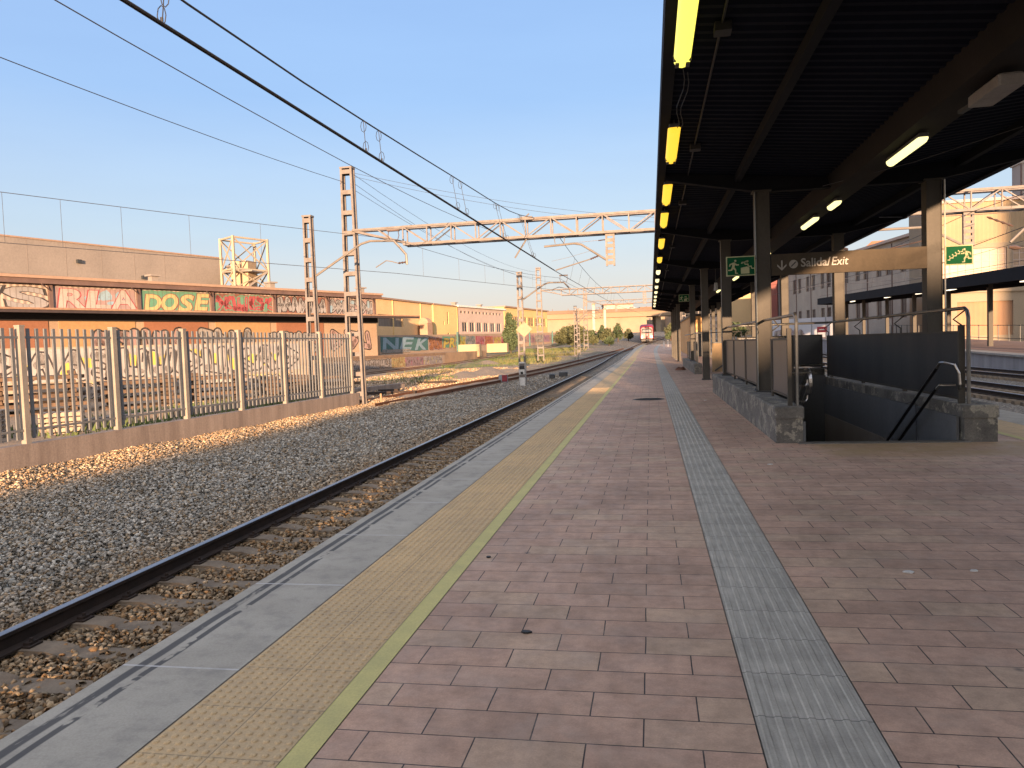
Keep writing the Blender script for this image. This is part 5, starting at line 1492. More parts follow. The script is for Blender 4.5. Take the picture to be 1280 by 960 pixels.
mb=MB(); c0=Vector(cs[1]);c2=Vector(cs[3])
mb.bar((cs[1][0]-.6,cs[1][1]+.8,11),(cs[2][0]-.4,cs[2][1]-.2,15.2),.9,.25); mb.bar((cs[3][0]+.6,cs[3][1],12.5),(cs[0][0]+.8,cs[0][1]+.4,16.2),.9,.25)
mb.box(cs[0][0]+.6,cs[2][0]-.4,cs[1][1]+1.5,cs[2][1]-1,15.0,15.2); mb.build('stair_flight',palegrey,t)
mb=MB(); mb.box(-66.8,-63.8,115.8,118.4,8,16.9); mb.build('lift_core',M('core_tan',(.50,.36,.22),(.42,.3,.18),.8,bs=.1),t)
# silver graffiti wall and stacks just behind the fence
F=Fr((-40,30.5),(-22.5,49),back=(-60,60))
t=thing('silver_graffiti_wall','low yard wall with huge silver and black graffiti lettering behind the picket fence','wall',(-30,40,-1))
mb=MB(); F.box(mb,0,F.L,0,.3,-1.2,2.35); mb.build('wall',M('yard_wall',(.36,.28,.21),(.28,.22,.17),.9,ns=1),t)
graf(t,F,1,F.L-1,.35,2.28,silverp,blackp,silverp,None,83,yellowp,d=-.03,dens=.62)
graf(t,F,11,F.L-1.5,-.7,.3,whitep,blackp,paley,None,82,None,d=-.03,dens=1.2)
def stack(label,x0,y0,ang,w,l,layers,mat,group,seed,z0=-.85,th=.16,nper=5):
    rnd=random.Random(seed); t=thing('timber_stack',label,'timber stack',(x0,y0,z0),group); t.rotation_euler=(0,0,ang)
    for k in range(layers):
        mb=MB()
        for i in range(nper):
            o=-w/2+w*(i+.5)/nper; j=(rnd.random()-.5)*.35
            if k%2==0: mb.bbox(-l/2+j,l/2+j,o-w/nper*.42,o+w/nper*.42,k*(th+.04),k*(th+.04)+th,.01)
            else:
                if i in (0,nper-1): mb.box(-l/2+.3 if i==0 else l/2-.5,-l/2+.5 if i==0 else l/2-.3,-w/2,w/2,k*(th+.04),k*(th+.04)+th)
        o=mb.build('timber_layer',mat,None); o.parent=t
    return t
spots=[(-27.5,30.5,.75,3.0,3.6,10),(-24.5,33.5,.8,2.4,3.2,8),(-22.5,37,.7,2.4,3.0,8),(-20.5,40.5,.9,2.2,2.6,6),(-29.8,26.5,.8,2.6,3.4,9),(-19.0,44.0,.6,2.0,2.6,5)]
labs=['dark old timber stack behind the fence, below the middle of the silver lettering','dark timber stack just right of the tallest stack behind the fence','timber stack behind the fence where the white tags start','low timber stack behind the middle fence panels','tall timber stack behind the leftmost fence panels','lowest timber stack toward the far end of the fence']
for i,(x,y,a,w_,l_,n_) in enumerate(spots): stack(labs[i],x,y,a,w_,l_,n_,woodm,'old timber stacks behind the fence',i)
for i,(x,y) in enumerate([(-19.3,18.9),(-20.6,20.6),(-18.6,21.6)]):
    t=thing('pallet_stack',['pale pallet stack behind the second fence panel from the left','pale pallet stack at the left edge of the picture behind the fence','pale pallet stack behind the fence, right one of three'][[1,0,2][i]],'pallet stack',(x,y,-.85),'pallet stacks behind the fence')
    t.rotation_euler=(0,0,.6)
    for k in range(7-i):
        mb=MB(); z=k*.16
        for q in range(3): mb.box(-.6,.6,-.5+q*.45,-.4+q*.45,z,z+.1)
        for q in range(6): mb.box(-.6+q*.21,-.45+q*.21,-.52,.52,z+.1,z+.125)
        o=mb.build('pallet',palletm,None); o.parent=t
# concrete kerb line in the yard and low wall
t=thing('yard_kerb','pinkish low kerb wall in the yard behind the fence','kerb',(-22,28,-1))
mb=MB(); K=Fr((-19.0,22),(-14.5,44),back=(-30,30)); K.box(mb,0,K.L,0,.35,-1,-.45); mb.build('kerb',wallconc,t)
# dark ditch shapes / sleepers by siding
for i,(x,y,a) in enumerate([(-15.2,41,.25),(-14.2,50,.15),(-13.6,39,.1)]):
    t=thing('loose_sleeper',['dark loose sleeper lying in the shade beyond the fence end','farther loose sleeper on the yard ballast','loose sleeper nearest the siding in the yard'][i],'sleeper',(x,y,-.85),'loose sleepers in the yard'); t.rotation_euler=(0,0,a)
    mb=MB(); mb.bbox(-1.3,1.3,-.13,.13,0,.2,.01); o=mb.build('timber',railside,None); o.parent=t

# viaduct with cars in the distance ------------------------------------------
F=Fr((-52,300),(60,322),back=(0,400))
t=thing('viaduct','long pale concrete elevated road crossing behind the tracks in the distance','viaduct',(0,305,3))
mb=MB(); F.box(mb,0,F.L,0,14,11.6,14.2); mb.build('deck',M('viaduct_cream',(.29,.21,.14),(.25,.18,.12),.9,ns=.1),t)
mb=MB(); F.box(mb,0,F.L,-.5,0,13.6,14.9); mb.build('parapet',M('viaduct_brown',(.20,.14,.10),(.16,.11,.08),.9,ns=.1),t)
mb=MB(); F.box(mb,0,52,1.5,12,3,11.6); mb.build('abutment',creamwall,t)
for k in range(4):
    mb=MB(); F.box(mb,56+k*14,58+k*14,3,10,3,11.6); mb.build('pier',creamwall,t)
for k in range(18):
    mb=MB(); F.box(mb,2+k*6.2,2.2+k*6.2,-.45,-.3,14.9,15.6); mb.build('railing_post',brownm,t)
def car(label,u,col,name='parked_car'):
    p=F.P(u,4,14.2); t=thing(name,label,'car',p)
    t.rotation_euler=(0,0,math.atan2(F.u.y,F.u.x))
    body=[(-2.1,.35),(-2.1,.85),(-1.5,.98),(-.9,1.42),(.7,1.45),(1.3,1.0),(2.1,.85),(2.15,.35)]
    mb=MB(); mb.prism(body,(0,-.85,0),(1,0,0),(0,0,1),(0,1,0),1.7); o=mb.build('body',M('car_'+col,(.07,.085,.11) if col=='dark' else (.5,.45,.4),rough=.3,bs=0),None); o.parent=t
    mb=MB(); mb.prism([(-1.25,1.0),(-.82,1.36),(.62,1.38),(1.08,1.02)],(0,-.87,0),(1,0,0),(0,0,1),(0,1,0),1.74); o=mb.build('window',glassdark,None); o.parent=t
    for x in (-1.3,1.35):
        mb=MB(); mb.disc((x,-.9,.33),(1,0,0),(0,0,1),(0,-1,0),.33,-.25,12); o=mb.build('wheel',blackm,None); o.parent=t
car('dark car driving on the elevated road above the round bush',25.5,'dark')
car('pale car on the elevated road above the red train',46.5,'pale')

# town behind ----------------------------------------------------------------
rnd=random.Random(12)
town=[(-4,360,12,14,creamwall),(9,350,11,16,peachwall),(22,345,10,13,whitewall),(-22,380,14,17,stonewall),(-45,400,16,15,peachwall)]
for i,(x,y,w_,h,m_) in enumerate(town):
    F2=Fr((x,y),(x+w_,y+2),back=(x,y+50)); z0=3
    t=thing('apartment_block',['distant cream block behind the viaduct above the train','distant peach block right of the train under the canopy edge','distant white block by the platform building','distant stone-coloured block left of the train','distant peach block behind the yellow hall'][i],'building',(x,y,z0))
    w=[(a,z,a+1.2,z+1.5) for a in np.arange(1,w_-1.5,2.4) for z in np.arange(z0+2,z0+h-2,3.0)]
    mb=MB(); facade(mb,F2,0,F2.L,z0,z0+h,w,.2); shell(mb,F2,0,F2.L,12,z0,z0+h); mb.build('wall',m_,t)
    for q in w: window(t,F2,q,whitewall,glassdark,2,1,fw=.1)
    roofbox(t,F2,-.3,F2.L+.3,-.3,12.3,z0+h,z0+h+.5,tilem)
# hills
mb=MB(); n=60; 
for k in range(n+1):
    a=-1.2+2.2*k/n; x=900*math.sin(a); y=900*math.cos(a); h=16+7*math.sin(k*.5)+5*math.sin(k*1.3+1)
    mb.v.append((x*.82,y*.82,0)); mb.v.append((x,y,h)); mb.v.append((x*1.3,y*1.3,h+8))
for k in range(n):
    for q in range(2):
        mb.f.append((k*3+q,(k+1)*3+q,(k+1)*3+q+1,k*3+q+1)); mb.m.append(0)
struct('hills',mb,M('far_hill',(.20,.16,.12),(.14,.12,.09),.95,ns=.01),smooth=True)

# ================================================================== TRAIN
TY=166.0; TX=-.72; TZ=rise(TY)-.65
t=thing('passenger_train','red and white commuter train approaching on the main track','train',(TX,TY,TZ))
redt=M('train_red',(.28,.010,.018),(.24,.008,.015),.35,bs=0,ns=1); whitet=M('train_white',(.55,.52,.5),(.7,.67,.62),.35,bs=0)
def tsec(w,h0,h1,r): # cross-section
    return [(-w,h0),(-w,h1-r),(-w+r*.3,h1-r*.3),(-w+r,h1),(w-r,h1),(w-r*.3,h1-r*.3),(w,h1-r),(w,h0)]
mb=MB(); rings=[]
secs=[(0,1.22,.75,3.1,.45),(.2,1.34,.65,3.35,.5),(.8,1.42,.6,3.5,.5),(1.6,1.47,.6,3.72,.5),(2.5,1.47,.6,3.78,.5),(60,1.47,.6,3.78,.5)]
for dy,w_,h0,h1,r_ in secs:
    rings.append([(TX+u+ (0 if dy<50 else .3),TY+dy,TZ+v) for u,v in tsec(w_,h0,h1,r_)])
V=[p for r_ in rings for p in r_]; F_=[]
for i in range(len(rings)-1):
    for k in range(8):
        j=(k+1)%8; F_.append((i*8+k,i*8+j,(i+1)*8+j,(i+1)*8+k))
F_.append(tuple(range(8))); mb.add(V,F_); mb.build('body',redt,t,smooth=False)
mb=MB(); mb.prism([(-1.16,1.85),(-1.0,2.85),(1.0,2.85),(1.16,1.85)],(TX,TY-.005,TZ),(1,0,0),(0,0,1),(0,-1,0),.05); 
mb.build('windscreen_surround',blackm,t)
mb=MB(); mb.prism([(-.95,2.12),(-.80,2.60),(.80,2.60),(.95,2.12)],(TX,TY-.06,TZ),(1,0,0),(0,0,1),(0,-1,0),.03); mb.build('windscreen',M('train_glass',(.20,.20,.20),(.16,.16,.16),.15,bs=0),t)
mb=MB(); mb.box(TX-.5,TX+.5,TY-.02,TY+.2,TZ+2.95,TZ+3.15); mb.build('destination_display',blackm,t)
for s in (-1,1):
    mb=MB(); mb.prism([(s*1.2,.78),(s*.75,.78),(s*.8,1.05),(s*1.05,1.3),(s*1.2,1.35)],(TX,TY-.05,TZ),(1,0,0),(0,0,1),(0,-1,0),.06); mb.build('white_cheek',whitet,t)
    mb=MB(); mb.disc((TX+s*.92,TY-.115,TZ+1.25),(1,0,0),(0,0,1),(0,-1,0),.11,.03,10); mb.build('headlight',emis('train_headlight',(1,.95,.8),.4),t)
mb=MB(); mb.box(TX-.2,TX+.2,TY-.35,TY,TZ+.78,TZ+1.05); mb.build('coupler',blackm,t)
mb=MB(); mb.box(TX-1.15,TX+1.15,TY-.02,TY+.5,TZ+.15,TZ+.6); mb.build('skirt',M('train_skirt',(.12,.11,.10)),t)
mb=MB(); 
for s in (-1,1): mb.disc((TX+s*.87,TY+2.5,TZ+.45),(0,1,0),(0,0,1),(1,0,0),.45,.1,14)
mb.build('wheel',blackm,t)

# ================================================================== VEGETATION
leafA=M('leaf_olive',(.12,.125,.055),(.075,.085,.035),.8,ns=2.5,fine=9,bs=0); leafB=M('leaf_green',(.085,.115,.05),(.05,.075,.03),.8,ns=2.5,fine=9,bs=0)
grassm=M('dry_grass',(.15,.15,.05),(.20,.17,.08),.9,ns=.5,fine=6,bs=0); grassg=M('green_grass',(.085,.13,.035),(.13,.15,.05),.9,ns=.5,fine=6,bs=0)
bark=M('bark',(.12,.08,.055),(.07,.05,.035),.9,ns=4,bs=.4)
def crown_mb(blobs,n,size,rnd):
    mb=MB()
    tot=sum(b_[3]**2 for b_ in blobs)
    for (cx,cy,cz,r,rz) in blobs:
        k=int(n*r*r/tot)
        for _ in range(k):
            th=rnd.random()*2*math.pi; ph=math.acos(2*rnd.random()-1); q=r*(.45+.6*rnd.random()**.5)
            if rnd.random()<.12: q*=1.18
            x=cx+q*math.sin(ph)*math.cos(th); y=cy+q*math.sin(ph)*math.sin(th); z=cz+q*rz/r*math.cos(ph)
            s=size*(.6+.8*rnd.random())
            a=Vector((rnd.gauss(0,1),rnd.gauss(0,1),rnd.gauss(0,1))).normalized(); b2=a.cross(Vector((rnd.gauss(0,1),rnd.gauss(0,1),rnd.gauss(0,1)))).normalized()
            p=Vector((x,y,z)); 
            mb.add([tuple(p-a*s),tuple(p+b2*s*.5),tuple(p+a*s),tuple(p-b2*s*.5)],[(0,1,2,3)])
    return mb
def tree(name,label,cat,x,y,blobs,n,size,mat,trunk=None,group=None,seed=1):
    rnd=random.Random(seed); z=rise(y)-.85
    t=thing(name,label,cat,(x,y,z),group)
    bb=[(x+b_[0],y+b_[1],z+b_[2],b_[3],b_[4]) for b_ in blobs]
    crown_mb(bb,n,size,rnd).build('crown',mat,t)
    mb=MB(); h=trunk or 1.2
    mb.tube([(x,y,z-.1),(x+.05,y,z+h*.5),(x+.15,y,z+h)],[.16,.12,.08],7)
    for b_ in bb[:6]: mb.tube([(x+.1,y,z+h*.7),((x+b_[0])/2,(y+b_[1])/2,(z+h+b_[2])/2),(b_[0],b_[1],b_[2])],[.07,.05,.02],5)
    mb.build('trunk',bark,t); return t
tree('round_bush','large round olive-green bush standing before the viaduct','bush',-15.2,152,[(0,0,2.5,2.3,1.9),(-2.1,.3,2.1,1.5,1.3),(2.0,-.2,2.3,1.6,1.4),(.6,.6,3.6,1.5,1.0),(-1.0,-.4,3.3,1.3,1.0)],3600,.26,leafA,1.2,None,1)
tree('slender_tree','slender dark green tree rising behind the diamond sign','tree',-23.8,131,[(0,0,2.4,1.2,1.6),(.2,0,4.6,1.0,1.5),(-.1,0,6.2,.6,1.0),(-.6,.2,3.5,.8,1.0)],2200,.24,leafB,2.5,None,2)
k=0
vlabs=['bushy tree left of the train, nearest in the line','tall thin poplar-like tree left of the train','dense tree touching the train on the left','low shrub in front of the trees left of the train','shrub at the foot of the two white pillars','bushy tree behind the two white pillars','far tree right of the train','far low tree right of the train near the platform end','tree beyond the platform end under the canopy','pale scrubby tree in the trees left of the train']
vpos=[(-9.3,170,2.2,5.2),(-7.5,183,1.6,6.5),(-5.2,188,1.6,4.4),(-8.4,160,1.4,2.6),(-12.0,165,1.5,3.2),(-14.5,195,2.0,4.2),(5.2,200,2.4,5.6),(4.5,178,1.6,3.0),(9.8,190,2.6,6.0),(-11.0,180,1.6,6.0)]
for i,(x,y,r_,h) in enumerate(vpos):
    r_*=.62; h*=.66
    tree('lineside_tree' if h>4 else 'lineside_shrub',vlabs[i],'tree' if h>4 else 'shrub',x,y,[(0,0,h*.55,r_,h*.33),(r_*.5,.3,h*.4,r_*.7,h*.25),(-r_*.5,-.2,h*.45,r_*.7,h*.25),(.1,.1,h*.82,r_*.55,h*.2)],900,.24,[leafA,leafB][i%2],h*.4,'trees and shrubs around the far end of the line',10+i)
# two cream pillars in front of the viaduct
for i,(x,y) in enumerate([(-14.6,205),(-13.2,232)]):
    z=rise(y)-.85
    t=thing('white_pillar','tall cream pillar in front of the viaduct, %s of the pair'%('left' if i==0 else 'right'),'pillar',(x,y,z))
    mb=MB(); mb.bbox(x-.36,x+.36,y-.36,y+.36,z,z+9.3-i,.05); mb.build('shaft',whitewall,t); mb=MB(); mb.bbox(x-.45,x+.45,y-.45,y+.45,z+9.3-i,z+9.7-i,.05); mb.build('cap',creamwall,t)
# grass tufts
def grass(name,label,regions,mat,seed,h=(.12,.35)):
    rnd=random.Random(seed); mb=MB()
    for (x0,x1,y0,y1,n) in regions:
        cl=[(rnd.uniform(x0,x1),rnd.uniform(y0,y1),rnd.uniform(.5,2.4)) for _ in range(max(3,n//160))]
        for _ in range(n):
            c=cl[rnd.randrange(len(cl))]; x=c[0]+rnd.gauss(0,c[2]); y=c[1]+rnd.gauss(0,c[2]*1.6)
            if not (x0<x<x1 and y0<y<y1): continue
            z=gz(x,y)-.02; hh=rnd.uniform(*h); a=rnd.random()*6.28; w_=.02+hh*.10
            lx,ly=rnd.gauss(0,.25)*hh,rnd.gauss(0,.25)*hh
            mb.add([(x-w_*math.cos(a),y-w_*math.sin(a),z),(x+w_*math.cos(a),y+w_*math.sin(a),z),(x+lx,y+ly,z+hh)],[(0,1,2)])
    o=mb.build(name,mat); tag(o,label,'grass',None,'stuff'); return o
grass('dry_grass','dry yellowish grass growing in the yard beyond the siding',[(-22,-11.5,88,150,5000),(-24,-15,62,76,350)],grassm,4,(.15,.42))
grass('green_grass','fresh green grass patches in the yard and behind the fence',[(-24,-14,84,150,7000),(-22,-14.5,20,38,2600),(-22,-14.4,44,60,700)],grassg,5,(.12,.35))
grass('trackside_weeds','small green weeds growing in the ballast by the fence',[(-12.2,-8,8,16,200)],grassg,6,(.03,.08))
# rubble mounds by siding
rb=random.Random(9)
for i,(x,y,sx,sy,h) in enumerate([(-14.6,66,2.4,11,.55),(-20.5,92,3.0,8,.6)]):
    mb=MB(); n=16; m2=28
    for a in range(n+1):
        for b_ in range(m2+1):
            u=-1+2*a/n; v=-1+2*b_/m2; q=max(0,1-u*u)*max(0,1-v*v)
            mb.v.append((x+u*sx,y+v*sy,gz(x,y+v*sy)-.05+h*q*(.7+.3*math.sin(u*5+v*7))+.06*rb.random()*q))
    for a in range(n):
        for b_ in range(m2):
            mb.f.append((a*(m2+1)+b_,(a+1)*(m2+1)+b_,(a+1)*(m2+1)+b_+1,a*(m2+1)+b_+1)); mb.m.append(0)
    o=mb.build('ballast_heap',groundm,None,True); tag(o,'long sunlit heap of gravel beside the siding' if i==0 else 'farther gravel heap before the green grass','gravel heap')

# ================================================================== RIGHT SIDE: OPPOSITE PLATFORM
mb=MB(); mb2=MB(); mb3=MB()
yy=[-60,0,30,48,60,75,90,105,125]
for a,b_ in zip(yy[:-1],yy[1:]):
    ra,rb_=rise_opp(a),rise_opp(b_)
    def q(x0,x1,z0,z1,m_): 
        v=[(x0,a,z0+ra),(x1,a,z0+ra),(x1,b_,z0+rb_),(x0,b_,z0+rb_),(x0,a,z1+ra),(x1,a,z1+ra),(x1,b_,z1+rb_),(x0,b_,z1+rb_)]
        m_.add(v,[(0,3,2,1),(4,5,6,7),(0,1,5,4),(1,2,6,5),(2,3,7,6),(3,0,4,7)])
    q(20.75,30.2,-2.4,-.03,mb); q(20.6,21.6,-.12,.0,mb2)
    mb3.quad((21.6,a,ra),(30.2,a,ra),(30.2,b_,rb_),(21.6,b_,rb_))
struct('opposite_platform',mb,M('opp_wall',(.33,.33,.35),(.22,.22,.235),.9,ns=1.5,streak=True))
struct('opposite_platform_edge',mb2,concrete); struct('opposite_platform_paving',mb3,M('opp_paving',(.30,.19,.15),(.24,.155,.125),.9,ns=1))
t=thing('opposite_canopy','dark canopy with slim columns on the opposite platform','canopy',(24.6,60,0))
yy=[30,48,60,75,90,107]
mb=MB(); mbf=MB()
for a,b_ in zip(yy[:-1],yy[1:]):
    ra,rb_=rise_opp(a),rise_opp(b_)
    def q(x0,x1,z0,z1,m_):
        v=[(x0,a,z0+ra),(x1,a,z0+ra),(x1,b_,z0+rb_),(x0,b_,z0+rb_),(x0,a,z1+ra),(x1,a,z1+ra),(x1,b_,z1+rb_),(x0,b_,z1+rb_)]
        m_.add(v,[(0,3,2,1),(4,5,6,7),(0,1,5,4),(1,2,6,5),(2,3,7,6),(3,0,4,7)])
    q(21.9,27.6,4.55,4.75,mb); q(21.75,21.9,4.35,5.15,mbf); q(27.6,27.75,4.35,5.15,mbf)
mb.build('roof_deck',canopydark,t); mbf.build('fascia',beamdark,t)
mb=MB(); mb.prism([(21.75,4.35),(24.6,4.2),(27.75,4.35),(27.75,5.15),(21.75,5.15)],(0,107.01,rise_opp(107)),(1,0,0),(0,0,1),(0,1,0),.1); mb.build('end_fascia',beamdark,t)
for y in (40,48.5,54.2,62,70,78.5,87,96,104):
    mb=MB(); mb.box(24.45,24.75,y-.15,y+.15,rise_opp(y),4.55+rise_opp(y)); c=mb.build('column',colsteel,t)
    mb=MB(); mb.box(22.0,27.5,y-.06,y+.06,4.30+rise_opp(y),4.549+rise_opp(y)); mb.build('cross_beam',beamdark,t)
mb=MB(); y=51.5; mb.box(24.5,24.7,51.6,51.8,rise_opp(y),4.5+rise_opp(y)); mb.build('column',colsteel,t)
lw=emis('opposite_lamp',(1,.82,.6),.4)
for i,y in enumerate([51,63,70,79,92]):
    t=thing('opposite_platform_lamp','pale strip lamp under the opposite canopy, number %d from the front'%(i+1) if False else ['pale strip lamp under the opposite canopy right of the near right column','pale strip lamp under the opposite canopy beside the near right column','middle pale strip lamp under the opposite canopy, seen left of the near right column','small pale strip lamp under the opposite canopy','farthest pale strip lamp under the opposite canopy'][i],'lamp',(22.6,y,4.2+rise_opp(y)),'lamps under the opposite canopy')
    z=4.30+rise_opp(y); mb=MB(); mb.bbox(22.5,22.72,y,y+1.5,z,z+.06,.01); mb.build('diffuser',lw,t)
    mb=MB(); mb.box(22.48,22.74,y-.02,y+1.52,z+.061,z+.25); mb.build('housing',housing,t)
t=thing('platform_railing','dark thin railing along the back of the opposite platform','railing',(29.6,60,0))
for a,b_ in ((30,48),(48,75),(75,105)):
    mb=MB(); 
    for z in (1.35,.25): mb.bar((29.6,a,z+rise_opp(a)),(29.6,b_,z+rise_opp(b_)),.05)
    mb.build('rail',darksteel,t)
for k in range(38):
    y=31+k*2.0; mb=MB(); mb.bar((29.6,y,rise_opp(y)),(29.6,y,rise_opp(y)+1.4),.06); mb.build('post',darksteel,t)
# facade c: ribbed cream building facing the camera
F=Fr((29.9,92),(62,92),back=(45,120))
t=thing('ribbed_facade_building','big cream building with ribbed upper wall and white-barred window bands','building',(31,92,0))
z0=.8
w=[(1.9,6.9,8.3,10.4),(8.9,6.9,10.3,10.4),(11.6,6.9,17.5,10.4),(18.5,6.9,28,10.4)]
d_=[(3.3,.9,8.9,4.6)]
mb=MB(); facade(mb,F,0,F.L,10.9,15.4,[],.3); mb.build('ribbed_wall',ribbed('cream_ribbed',(.33,.235,.135),(.29,.205,.115),.42,depth=.7),t)
mb=MB(); facade(mb,F,0,F.L,0,10.9,w+d_,.3); shell(mb,F,0,F.L,5,0,15.4); mb.build('wall',creamwall,t)
for q in w:
    window(t,F,q,whitewall,M('warm_pane',(.36,.24,.15),(.28,.19,.12),.3,bs=0),max(2,int((q[2]-q[0])/.75)),5,fw=.12,d=.25)
mb=MB(); F.box(mb,3.3,8.9,.25,.29,.9,4.6)
mb.build('gate',ribbed('tan_gate',(.34,.19,.10),(.28,.16,.09),.5,depth=.8),t)
mb=MB(); F.box(mb,0,F.L,-.25,-.01,5.6,5.9); mb.build('ledge',creamwall,t)
roofbox(t,F,-.2,F.L,-.3,5.3,15.4,15.7,whitewall)
# grey block behind
t=thing('grey_tower_block','plain grey block rising above the portal truss at the right edge','building',(46,112,0))
F=Fr((52.6,122),(76,122),back=(50,150)); mb=MB(); facade(mb,F,0,F.L,0,25,[],.1); shell(mb,F,0,F.L,3,0,25); mb.build('wall',M('grey_block_wall',(.36,.32,.29),(.30,.27,.25),.9,ns=.3),t)
roofbox(t,F,-.2,F.L,-.2,3.2,25,25.4,stonewall)
mb=MB(); mb.tube([F.P(-.12,-.12,24.8),F.P(-.12,-.12,1)],.12,6); mb.build('downpipe',brownm,t)
# facade a: long plastered facade
F=Fr((34.0,94),(24.0,172),back=(80,130)); 
t=thing('plastered_facade_building','long grey plastered three-storey building with tall dark windows behind the opposite platform','building',(31,98,0))
w=[]
for k in range(10):
    for z in (2.2,8.1): 
        w.append((2+k*7.4,z+rise_opp(110),2+k*7.4+1.7,z+2.6+rise_opp(110))); w.append((5.0+k*7.4,z+rise_opp(110),6.7+k*7.4,z+2.6+rise_opp(110)))
mb=MB(); facade(mb,F,0,F.L,0,13.6,w,.3); shell(mb,F,0,F.L,24,0,13.6); mb.build('wall',stonewall,t)
for q in w: window(t,F,q,brownm,M('old_pane',(.10,.085,.075),(.07,.06,.055),.3,bs=0),2,3,fw=.1,d=.2)
roofbox(t,F,-.3,F.L+.3,-.5,24,13.6,13.95,whitewall)
for k in range(9):
    mb=MB(); F.box(mb,k*8+.4,k*8+.55,-.1,-.01,1,13.4); mb.build('downpipe',brownm,t)
# tiled-roof building with fan window
F=Fr((31.5,128),(47,124),back=(50,160))
t=thing('tiled_roof_building','old building with arched fan window and red tiled roof above the exit board','building',(35,128,0))
mb=MB(); facade(mb,F,0,F.L,0,13.5,[],.1); shell(mb,F,0,F.L,14,0,13.5); mb.build('wall',stonewall,t)
mb=MB(); mb.prism([(0,13.5),(F.L,13.5),(F.L-1.5,15.7),(2.5,15.7)],F.P(0,-.3,0),F.u,(0,0,1),F.n,14); mb.build('roof',tilem,t)
n=14; cx=F.L*.40
mb=MB(); mb.prism([(cx+3.4*math.cos(math.pi*k/n),11.4+3.2*math.sin(math.pi*k/n)) for k in range(n+1)],F.P(0,-.05,0),F.u,(0,0,1),-F.n,.3); mb.build('fan_window_frame',whitewall,t)
mb=MB(); mb.prism([(cx+3.0*math.cos(math.pi*k/n),11.5+2.75*math.sin(math.pi*k/n)) for k in range(n+1)],F.P(0,-.36,0),F.u,(0,0,1),-F.n,.03); mb.build('fan_window_pane',glassdark,t)
mb=MB()
for k in range(1,7): 
    a=math.pi*k/7; mb.bar(F.P(cx,-.42,11.5),F.P(cx+3*math.cos(a),-.42,11.5+2.75*math.sin(a)),.1)
mb.build('fan_window_bars',whitewall,t)
# distant cream lit block with tree, maroon tower and grey block
F=Fr((17.5,205),(27.5,203),back=(20,260)); t=thing('cream_block','sunlit plain cream block far behind the second column','building',(20,205,3))
mb=MB(); facade(mb,F,0,F.L,1,19.5,[],.1); shell(mb,F,0,F.L,18,1,19.5); mb.build('wall',M('cream_block_wall',(.50,.36,.19),(.45,.32,.17),.9,ns=.2),t); roofbox(t,F,-.2,F.L+.2,-.2,18,19.5,20,creamwall)
F=Fr((22.3,158),(24.6,157.5),back=(24,190)); t=thing('maroon_tower','narrow maroon tower standing before the far grey facades','tower',(23,158,1))
mb=MB(); facade(mb,F,0,F.L,1,13.0,[],.1); shell(mb,F,0,F.L,3,1,13); mb.build('wall',M('maroon_wall',(.22,.07,.06),(.18,.06,.05),.8,ns=.5),t); roofbox(t,F,-.1,F.L+.1,-.1,3,13,13.4,brownm)
F=Fr((26.5,200),(42,192),back=(40,250)); t=thing('far_stone_block','far stone apartment block with small windows between the orange-lit columns','building',(30,200,2))
w=[(a,z,a+1.2,z+2.0) for a in np.arange(1.5,15,3.2) for z in (6,10,14,18)]
mb=MB(); facade(mb,F,0,F.L,1,22.5,w,.2); shell(mb,F,0,F.L,15,1,22.5); mb.build('wall',stonewall,t)
for q in w: window(t,F,q,brownm,glassdark,2,1,fw=.1)
roofbox(t,F,-.3,F.L+.3,-.4,15,22.5,23,tilem)
# white hoarding with red sign
F=Fr((17.6,118),(25.2,108),back=(30,125)); t=thing('white_hoarding','white sheet hoarding at the end of the opposite platform','hoarding',(20,114,1))
mb=MB(); F.box(mb,0,F.L,0,.06,.3,4.0); mb.build('sheets',M('hoarding_white',(.50,.52,.56),(.44,.46,.5),.6,ns=.4,bs=.05),t)
for k in range(6):
    mb=MB(); F.box(mb,k*2.4,k*2.4+.08,-.06,-.005,.3,4.05); mb.build('post',galv,t)
graf(t,F,.4,6,.5,2.6,whitep,purplep,None,None,77,None,d=-.02)
t=thing('red_notice','small red notice board on posts in front of the white hoarding','sign',(21,100,1))
mb=MB(); mb.bbox(20.2,21.4,100,100.05,1.9,2.6,.01); mb.build('board',M('sign_red',(.42,.03,.05)),t)
mb=MB(); 
for x in (20.3,21.3): mb.tube([(x,100.03,rise(100)),(x,100.03,2.6)],.04,6)
mb.build('post',galv,t)
mb=MB(); mb.box(20.45,21.15,99.985,99.998,2.18,2.30); mb.build('lettering_band',white,t)
tree('palm_like_tree','dark shrubby tree in front of the sunlit cream block','tree',15.5,150,[(0,0,2.6,1.6,1.4),(1.2,0,2.2,1.2,1.0),(-1.0,0,2.1,1.1,1.0)],1500,.24,leafB,1.6,None,40)

